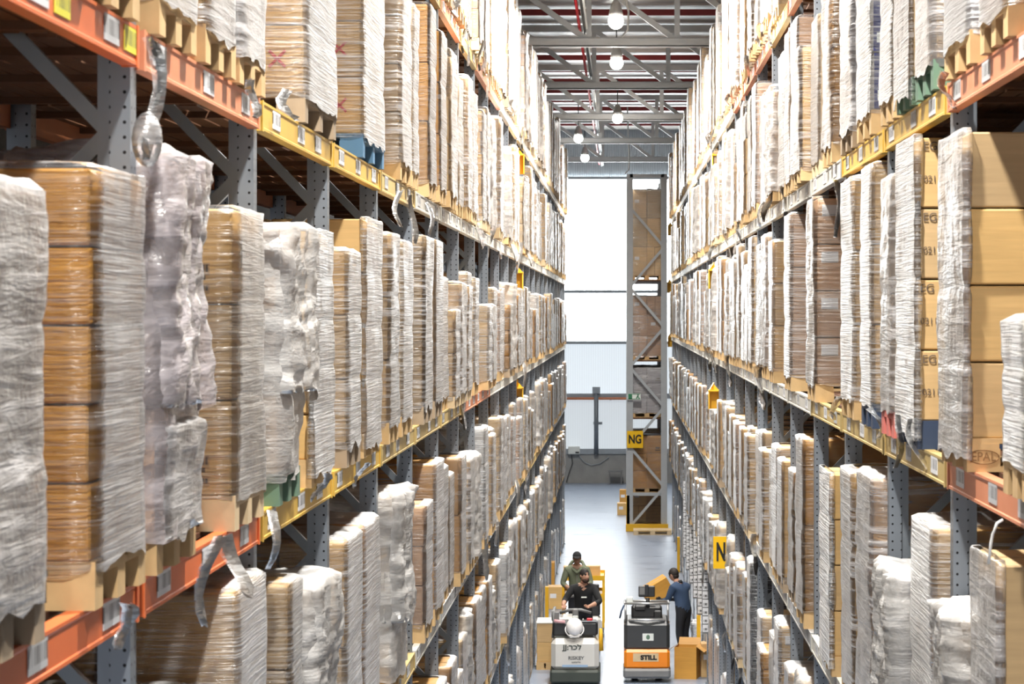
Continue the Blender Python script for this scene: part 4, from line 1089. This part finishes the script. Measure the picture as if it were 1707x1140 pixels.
def white_truck():
    z = 45.6; x = (959-VX)*z/F
    t = thing('pallet_truck', 'cream white ride-on truck with a white helmet hung on its console', 'forklift', (x, z, 0))
    b = MB(); b.cbox((0,.25,.14), (.90,1.3,.24), .04, 'truck_skirt'); b.build('skirt', t)
    for sx in (-.3,.3):
        b = MB(); wheel(b, (sx,.3,.09), .09, .1); b.build('wheel', t)
    b = MB(); b.cbox((0,.10,.52), (.86,.85,.56), .08, 'truck_white'); b.cbox((0,.12,.72), (.82,.75,.18), .06, 'truck_white'); b.build('body_cover', t)
    b = MB(); b.cbox((0,1.2,.14), (.80,.9,.08), .02, 'truck_skirt'); b.build('rider_platform', t)
    for sx in (-1,1):
        b = MB(); b.cbox((sx*.25,.05,.97), (.32,.4,.26), .04, 'plastic_black'); b.build('console_box', t)
    b = MB(); b.cbox((0,.12,1.08), (.11,.12,.46), .02, 'truck_grey'); b.cbox((0,.05,1.14), (.10,.02,.09), .005, 'signwhite'); b.build('steering_column', t)
    b = MB(); b.tube([(-.28,.22,1.22),(-.1,.16,1.28),(.1,.16,1.28),(.28,.22,1.22)], .028, 'truck_grey', 8); b.build('handlebar', t)
    b = MB(); b.tube([(-.40,-.05,.8),(-.40,-.05,1.27),(-.38,.3,1.30)], .03, 'truck_grey', 8); b.cbox((-.36,.0,1.18), (.14,.04,.16), .01, 'truck_grey'); b.build('side_rail', t)
    b = MB(); b.tube([(-.38,-.17,1.12),(-.18,-.17,1.10)], .03, 'rosepaper', 10); b.build('paper_roll', t)
    b = MB(); b.cbox((.26,-.12,1.14), (.10,.06,.05), .01, 'redplastic'); b.build('red_switch', t)
    b = MB(); b.box((.24,-.13,1.11), (.34,.03,.02), 'chrome'); b.build('clip_bar', t)
    b = MB(); b.tube([(.46,.1,.55),(.46,.1,.95)], [.05,.03], 'hood', 8); b.build('yellow_bag', t)
    put('lettering', textmesh('לבנון'[::-1] if False else 'JJ:רכל', .12, 'truck_skirt', .003, .003, 1.2), t, (-.05,-.332,.66), FRONT)
    put('lettering', textmesh('RISKEY', .085, 'truck_grey', .003, .002, 1.1), t, (.02,-.332,.47), FRONT)
    put('lettering', textmesh('systems', .05, 'truck_grey', .003), t, (.02,-.332,.40), FRONT)
    b = MB(); b.box((0,-.332,.33), (.46,.006,.04), 'blueline'); b.build('blue_stripe', t)
    h = MB(); h.ball((0,0,0), (.155,.19,.145), 'helmet', 20, 14, z0=-.35); h.tube([(.165*math.cos(a), .2*math.sin(a)-.01, -.05) for a in [2*PI*k/24 for k in range(25)]], .012, 'helmet', 6)
    h.tube([(0,-.19,-.02),(0,-.13,.10),(0,0,.148),(0,.13,.10)], .012, 'helmet', 6)
    o = h.build('safety_helmet', None, (x-.01, z-.25, 1.02), (R(35),0,0)); tag(o, 'white safety helmet resting on the console of the cream truck', 'helmet')
def yellow_cart():
    z = 51.5; x = (972-VX)*z/F
    t = thing('picking_cart', 'yellow framed picking cart behind the man in the olive hoodie', 'cart', (x, z+.9, 0))
    b = MB(); b.box((0,0,.15), (.86,1.2,.10), 'truck_grey'); b.build('chassis', t)
    for sx in (-.35,.35):
        for sy in (-.45,.45):
            b = MB(); wheel(b, (sx,sy,.09), .09, .08); b.build('wheel', t)
            b = MB(); b.box((sx*1.18,sy*1.25,.72), (.05,.05,1.1), 'hood'); b.build('post', t)
    for zz in (.85, 1.22):
        b = MB(); b.box((0,-.58,zz), (.88,.04,.10), 'hood'); b.box((0,.58,zz), (.88,.04,.10), 'hood'); b.box((0,0,zz-.02), (.84,1.15,.03), 'hood'); b.build('tray', t)
    b = MB(); b.cbox((.22,-.2,1.43), (.30,.3,.34), .01, 'tan'); o = carton_mb(.29,.3,.22,'tan',0).build('floor_carton', None, (x+.20, z+.7, 1.225)); tag(o, 'small tan carton standing on top of the yellow picking cart', 'carton')
    o = carton_mb(.55,.3,.16,'tan',0).build('floor_carton', None, (x-.15, z+1.2, 1.225)); tag(o, 'flat carton on the yellow picking cart behind the man in olive', 'carton')
    # the second truck he drives
    z2 = 50.0
    t = thing('pallet_truck', 'dark ride-on truck driven by the man in the olive hoodie', 'forklift', ((968-VX)*z2/F, z2-.3, 0))
    b = MB(); b.cbox((0,0,.40), (.80,.6,.62), .06, 'truck_white'); b.build('body_cover', t)
    b = MB(); b.cbox((0,.95,.12), (.78,1.2,.10), .02, 'truck_skirt'); b.build('rider_platform', t)
    b = MB(); b.cbox((.24,.02,.92), (.3,.3,.45), .04, 'plastic_black'); b.cbox((.24,-.02,1.22), (.26,.08,.22), .02, 'plastic_black'); b.build('console_box', t)
    b = MB(); b.cbox((.22,-.07,1.22), (.10,.02,.06), .004, 'signwhite'); b.build('screen', t)
    b = MB(); b.tube([(-.3,.12,1.05),(0,.08,1.1),(.3,.12,1.05)], .025, 'truck_grey', 8); b.tube([(0,.08,1.1),(0,.05,.7)], .05, 'truck_grey', 8); b.build('handlebar', t)
    b = MB(); wheel(b, (0,0,.09), .09, .12); b.build('wheel', t)
    # white table edge and carton on the left behind the driver
    zz = 49.0
    t = thing('pallet_load', 'low pallet of flat pale cartons on the floor left of the drivers', 'pallet load', ((921-VX)*zz/F, zz-1.5, 0))
    put('pallet', pallet_mesh(.5, .8, 'wood'), t)
    me = carton_mb(.48,.76,.36,'tan',0).mesh('carton')
    for k in range(2): put('carton', me, t, (0,0,.144+.362*k))
    b = MB(); b.box((0,0,.875), (.5,.78,.02), 'whitebox'); b.build('cover_sheet', t)
orange_truck(); white_truck(); yellow_cart()

def open_box():
    z = 46.0; x = (1146-VX)*z/F
    t = thing('open_carton', 'open brown carton on the floor in front of the man in blue', 'carton', (x, z+.1, 0), R(-12))
    w, d, h, th = .40, .40, .58, .008
    b = MB()
    for sx in (-1,1): b.box((sx*w/2,0,h/2), (th,d,h), 'kraft')
    for sy in (-1,1): b.box((0,sy*d/2,h/2), (w-th,th,h), 'kraft')
    b.box((0,0,th/2+.002), (w-2*th,d-2*th,th), 'kraft'); b.build('carton_body', t)
    for sx in (-1,1):
        b = MB(); b.box((sx*(w/2+.07),0,h-.03), (.19,d,th), 'kraft', Matrix.Rotation(sx*R(35), 3, 'Y')); b.build('flap', t)
    b = MB(); b.box((0,d/2+.05,h+.06), (w,.16,th), 'kraft', Matrix.Rotation(R(50), 3, 'X')); b.build('flap', t)
    z = 47.3
    for (px, w, h, lab, m, zz) in ((1178,.30,.62,'tan carton by the rack foot beside the open one','tan',46.3),(1175,.26,.45,'brown carton at the rack foot behind the open one','kraft',47.6)):
        o = carton_mb(w,.34,h,m,2).build('floor_carton', None, ((px-VX)*zz/F+.03, zz, 0), (0,0,R(4))); tag(o, lab, 'carton')
    z = 48.9
    o = carton_mb(.55,.34,.36,'kraft',0).build('carried_carton', None, ((1103-VX)*z/F, z+.50, 1.08), (R(6),R(-30),R(8))); tag(o, 'brown carton tilted in the gloved hands of the man in blue', 'carton')
    # cartons and bags near the left rack foot behind the drivers
    for (px, py, w, h, lab, m) in ((909,985,.45,.75,'large brown carton against the left rack behind the drivers','kraft'),(926,975,.38,.5,'tan carton with a white cover by the left rack','tan')):
        z = 60 if px < 915 else 57; o = carton_mb(w,.5,h,m,2).build('floor_carton', None, ((px-VX)*z/F, z, 0)); tag(o, lab, 'carton')
    t = thing('wrap_bundle', 'crumpled clear film heap on a pallet at the right rack foot', 'film', ((1172-VX)*49.2/F, 49.4, 0))
    put('pallet', pallet_mesh(.4,.6,'wood'), t)
    b = film_mb(.36,.5,.15,.62,4.4,'f_milky',.09,40,16,True,(),.03); b.build('film_heap', t)
open_box()

# ------------------------------------------------------------------ people
def skin_mesh(verts, edges, radii, root):
    me = bpy.data.meshes.new('body_graph'); me.from_pydata(verts, edges, [])
    o = bpy.data.objects.new('body_graph', me); COL.objects.link(o)
    m = o.modifiers.new('skin', 'SKIN'); m.use_smooth_shade = True
    for i, d in enumerate(me.skin_vertices[0].data):
        r = radii[i]; d.radius = r if isinstance(r, tuple) else (r, r); d.use_root = (i == root)
    s = o.modifiers.new('sub', 'SUBSURF'); s.levels = 2; s.render_levels = 2
    dg = bpy.context.evaluated_depsgraph_get(); dg.update()
    out = bpy.data.meshes.new_from_object(o.evaluated_get(dg)); bpy.data.objects.remove(o); return out
def hand_chain(w, d, side):
    """wrist point, unit pointing direction of the palm, side vector for the thumb -> list of finger polylines with radii"""
    w, d, t = Vector(w), Vector(d).normalized(), Vector(side).normalized()
    n = d.cross(t).normalized(); out = []
    for k, ln in enumerate((.070,.078,.072,.056)):
        u = t*(.030-.020*k); kn = w+d*.085+u; p1 = kn+d*ln*.5-n*.012; p2 = p1+d*ln*.28-n*ln*.42
        out.append([w+d*.045+u*.8, kn, p1, p2])
    out.append([w+d*.025+t*.02, w+d*.055+t*.045-n*.01, w+d*.09+t*.05-n*.025])
    return out
def person(label, loc, rotz, J, mats, skin='skin', hair=None, headrot=(0,0,0), cap=None, beard=False, glove=None, sleeves=1.0):
    """J: joint positions in the person's own frame, facing -y"""
    V = []; E = []; Rr = []; tagm = []
    def v(p, r, m): V.append(Vector(p)); Rr.append(r); tagm.append(m); return len(V)-1
    pel = v(J['pelvis'], (.170,.125), 'low'); sp = v(J['spine'], (.168,.125), 'top'); ch = v(J['chest'], (.200,.135), 'top'); ub = v(J['upper'], (.15,.105), 'top'); nk = v(J['neck'], .058, 'skin'); hb = v(J['head'], .062, 'skin')
    E += [(pel,sp),(sp,ch),(ch,ub),(ub,nk),(nk,hb)]
    fin = []
    for s in 'LR':
        sh = v(J['sh'+s], .082, 'top'); el = v(J['el'+s], .060, 'top'); fo = v(Vector(J['el'+s]).lerp(Vector(J['wr'+s]), .5), .052, 'top'); wr = v(J['wr'+s], .032, 'skin' if not glove else 'glove')
        E += [(ub,sh),(sh,el),(el,fo),(fo,wr)]
        d = (Vector(J['wr'+s])-Vector(J['el'+s])).normalized()
        d = Vector(J.get('hd'+s, d)).normalized()
        pm = v(Vector(J['wr'+s])+d*.05, (.042,.022), 'skin' if not glove else 'glove'); E.append((wr,pm))
        th = Vector(J.get('th'+s, (-1 if s == 'L' else 1, 0, .3)))
        fin += hand_chain(J['wr'+s], d, th)
        hp = v(J['hip'+s], .10, 'low'); kn = v(J['kn'+s], .068, 'low'); ca = v(Vector(J['kn'+s]).lerp(Vector(J['an'+s]), .3), .064, 'low'); an = v(J['an'+s], .05, 'low'); to = v(J['to'+s], (.045,.035), 'shoe')
        E += [(pel,hp),(hp,kn),(kn,ca),(ca,an),(an,to)]
    me = skin_mesh(V, E, Rr, pel)
    b = MB(); mm = dict(mats); mm['skin'] = skin; mm['glove'] = glove or skin; mm.setdefault('shoe', 'black_metal')
    verts = [x.co.copy() for x in me.vertices]
    o0 = len(b.v); b.v += [tuple(x) for x in verts]
    segs = [(V[a], V[c], tagm[c]) for a, c in E]
    for p in me.polygons:
        c = p.center; best = None
        for a, e, tg in segs:
            ab = e-a; q = max(0, min(1, (c-a).dot(ab)/max(1e-9, ab.dot(ab)))); dd = (c-(a+ab*q)).length
            key = dd - .0*q
            if best is None or key < best[0]: best = (key, tg, q)
        b.f.append([i for i in p.vertices]); b.m.append(b.mi(mm[best[1]])); b.sm.append(True)
    for f in fin:
        b.tube(f, [.013]+[.011]*(len(f)-2)+[.008], mm['glove'], 7)
    # head, continuous with the neck
    hr = Euler(headrot).to_matrix(); hc = Vector(J['head'])+hr @ Vector((0,-.02,.085))
    def hp_(p): return hc + hr @ Vector(p)
    nu, nv = 24, 18; vs = []; fs = []
    for j in range(nv+1):
        t = -PI/2+PI*j/nv
        for i in range(nu):
            a = 2*PI*i/nu; x = .078*math.cos(t)*math.cos(a); y = .098*math.cos(t)*math.sin(a); z = .122*math.sin(t)
            if z < 0: x *= 1+.9*z; y *= 1+.3*z; y -= .012*(-z/.12)       # jaw
            fr = max(0, -math.sin(a))*math.cos(t)
            if fr > .9 and -.045 < z < .02: y -= .022*(1-abs(z+.015)/.05)       # nose
            if fr > .75 and .012 < z < .045 and abs(x) > .015: y += .008            # eye sockets
            vs.append(hp_((x,y,z)))
    for j in range(nv):
        for i in range(nu): i2 = (i+1) % nu; fs.append((j*nu+i, j*nu+i2, (j+1)*nu+i2, (j+1)*nu+i))
    b.add(vs, fs, skin, True)
    for sx in (-1,1):
        b.ball(hp_((sx*.079,.008,-.005)), (.012,.022,.032), skin, 10, 8, hr)
        b.ball(hp_((sx*.031,-.082,.022)), (.013,.008,.008), 'eye', 8, 6, hr)
        b.ball(hp_((sx*.032,-.088,.042)), (.020,.007,.005), 'hair', 8, 6, hr)
    b.ball(hp_((0,-.094,-.058)), (.024,.008,.008), 'lip', 8, 6, hr)
    t = thing('person', label, 'person', loc, rotz)
    b.build('body', t)
    if hair:
        h = MB(); h.ball(hp_((0,.012,.028)), (.086,.100,.108), hair, 20, 14, hr, z0=-.25); h.ball(hp_((0,.05,-.02)), (.075,.062,.075), hair, 14, 10, hr); h.build('hair', t)
    if cap:
        h = MB(); h.ball(hp_((0,.008,.045 if cap == 'blackcloth' else .025)), (.089,.108,.092 if cap == 'blackcloth' else .112), cap, 20, 14, hr, z0=-.1 if cap == 'blackcloth' else -.35)
        if cap != 'blackcloth': h.ball(hp_((0,.045,-.03)), (.070,.062,.07), 'hair', 14, 10, hr)
        if cap == 'blackcloth':
            h.ball(hp_((0,-.11,.048)), (.070,.070,.010), cap, 16, 6, hr @ Euler((.25,0,0)).to_matrix())
        h.build('cap', t)
    if beard:
        h = MB(); h.ball(hp_((0,-.040,-.080)), (.066,.062,.052), 'beard', 16, 10, hr); h.ball(hp_((0,-.098,-.043)), (.030,.010,.007), 'beard', 10, 6, hr); h.build('beard', t)
    return t, hp_
def people():
    # driver in black, standing on the cream truck and leaning on its console
    z = 46.9; x = (972-VX)*z/F
    g = .19
    J = dict(pelvis=(0,.05,.92), spine=(0,-.0,1.08), chest=(.01,-.08,1.26), upper=(.01,-.12,1.38), neck=(.01,-.15,1.47), head=(.02,-.19,1.53),
             shL=(-.19,-.12,1.37), elL=(-.33,-.22,1.17), wrL=(-.36,-.45,1.10), shR=(.20,-.12,1.37), elR=(.32,-.28,1.14), wrR=(.13,-.50,1.08), hdR=(-.6,-.7,-.1), thR=(-.6,.5,.4), hdL=(.1,-1,-.25), thL=(1,0,.4),
             hipL=(-.10,.05,.88), knL=(-.12,.02,.46), anL=(-.12,.06,.08), toL=(-.13,-.12,.04), hipR=(.10,.05,.88), knR=(.12,.02,.46), anR=(.12,.06,.08), toR=(.13,-.12,.04))
    t, _ = person('bearded person in a black shirt gripping the cream truck', (x, z, g), 0, J, dict(top='blackcloth', low='darkpants'), 'skin', 'hair', headrot=(R(4),0,R(32)), beard=True)
    b = MB(); b.box((.02,-.265,1.22), (.10,.004,.025), 'signwhite'); b.build('chest_badge', t)
    # man in olive behind him
    z = 50.6; x = (962-VX)*z/F; g = .17
    J = dict(pelvis=(0,.04,.90), spine=(0,0,1.06), chest=(0,-.03,1.24), upper=(0,-.05,1.36), neck=(0,-.07,1.45), head=(.0,-.10,1.51),
             shL=(-.20,-.05,1.35), elL=(-.29,-.08,1.08), wrL=(-.13,-.30,.98), shR=(.20,-.05,1.35), elR=(.28,-.12,1.10), wrR=(.20,-.34,1.02), hdL=(.6,-.7,-.2), thL=(.4,.3,.8), hdR=(-.2,-1,-.1), thR=(-1,0,.3),
             hipL=(-.10,.04,.86), knL=(-.11,.0,.45), anL=(-.11,.05,.08), toL=(-.12,-.13,.04), hipR=(.10,.04,.86), knR=(.11,.0,.45), anR=(.11,.05,.08), toR=(.12,-.13,.04))
    t, hp_ = person('person in an olive zip hoodie and dark cap driving behind the bearded one', (x, z, g), 0, J, dict(top='olive', low='darkpants'), 'skin_dark', 'hair', headrot=(R(8),0,0), cap='blackcloth')
    b = MB(); b.tube([(-.15,.0,1.42),(-.10,.07,1.50),(0,.09,1.52),(.10,.07,1.50),(.15,.0,1.42),(.06,-.16,1.36),(0,-.19,1.30),(-.06,-.16,1.36),(-.15,0,1.42)], .035, 'olive', 8); b.build('hood', t)
    b = MB(); b.box((0,-.172,1.22), (.008,.006,.22), 'chrome'); b.build('zip', t)
    # man in blue, back half turned, looking down to his left
    z = 48.6; x = (1138-VX)*z/F
    J = dict(pelvis=(0,.03,.92), spine=(0,.0,1.08), chest=(0,-.05,1.27), upper=(0,-.09,1.40), neck=(0,-.14,1.48), head=(0,-.19,1.53),
             shL=(-.20,-.08,1.38), elL=(-.25,-.20,1.12), wrL=(-.16,-.42,1.10), shR=(.20,-.08,1.38), elR=(.25,-.18,1.12), wrR=(.16,-.40,1.12), hdL=(.3,-1,.0), thL=(.2,0,1), hdR=(-.3,-1,.0), thR=(-.2,0,1),
             hipL=(-.10,.03,.88), knL=(-.11,-.03,.47), anL=(-.12,.06,.08), toL=(-.13,-.13,.04), hipR=(.10,.03,.88), knR=(.11,.0,.47), anR=(.12,.12,.08), toR=(.13,-.07,.04))
    t, _ = person('standing person in a dark blue fleece and black beanie holding a carton', (x, z, 0), R(-132), J, dict(top='bluecloth', low='darkpants'), 'skin', None, headrot=(R(14),0,R(0)), cap='hair', beard=False, glove='blackcloth')
    b = MB(); b.tube([(-.07,-.1,1.46),(0,-.04,1.49),(.07,-.1,1.46),(.0,-.19,1.44),(-.07,-.1,1.46)], .035, 'blackcloth', 8); b.build('collar', t)
people()

# ------------------------------------------------------------------ light, camera
w = bpy.data.worlds.new('daylight'); w.use_nodes = True; sc.world = w
bg = w.node_tree.nodes['Background']; bg.inputs[0].default_value = (.95,.97,1,1); bg.inputs[1].default_value = WORLD if 'WORLD' in globals() else 1.0
cam = bpy.data.cameras.new('camera'); co = bpy.data.objects.new('camera', cam); COL.objects.link(co)
cam.sensor_width = 36; cam.lens = F/1707*36
cam.shift_x = -(VX-853.5)/1707; cam.shift_y = -(570-VY)/1707
cam.clip_end = 300; cam.clip_start = .1
cam.dof.use_dof = True; cam.dof.focus_distance = 24; cam.dof.aperture_fstop = 9
co.location = (0,0,H); co.rotation_euler = (PI/2,0,0)
sc.camera = co
sc.view_settings.view_transform = 'Standard'
sc.view_settings.look = 'None'
sc.view_settings.exposure = .95
sc.cycles.adaptive_threshold = .06; sc.cycles.max_bounces = 7; sc.cycles.transparent_max_bounces = 10; sc.cycles.glossy_bounces = 2; sc.cycles.diffuse_bounces = 3
sc.cycles.sample_clamp_indirect = 4; sc.cycles.sample_clamp_direct = 12
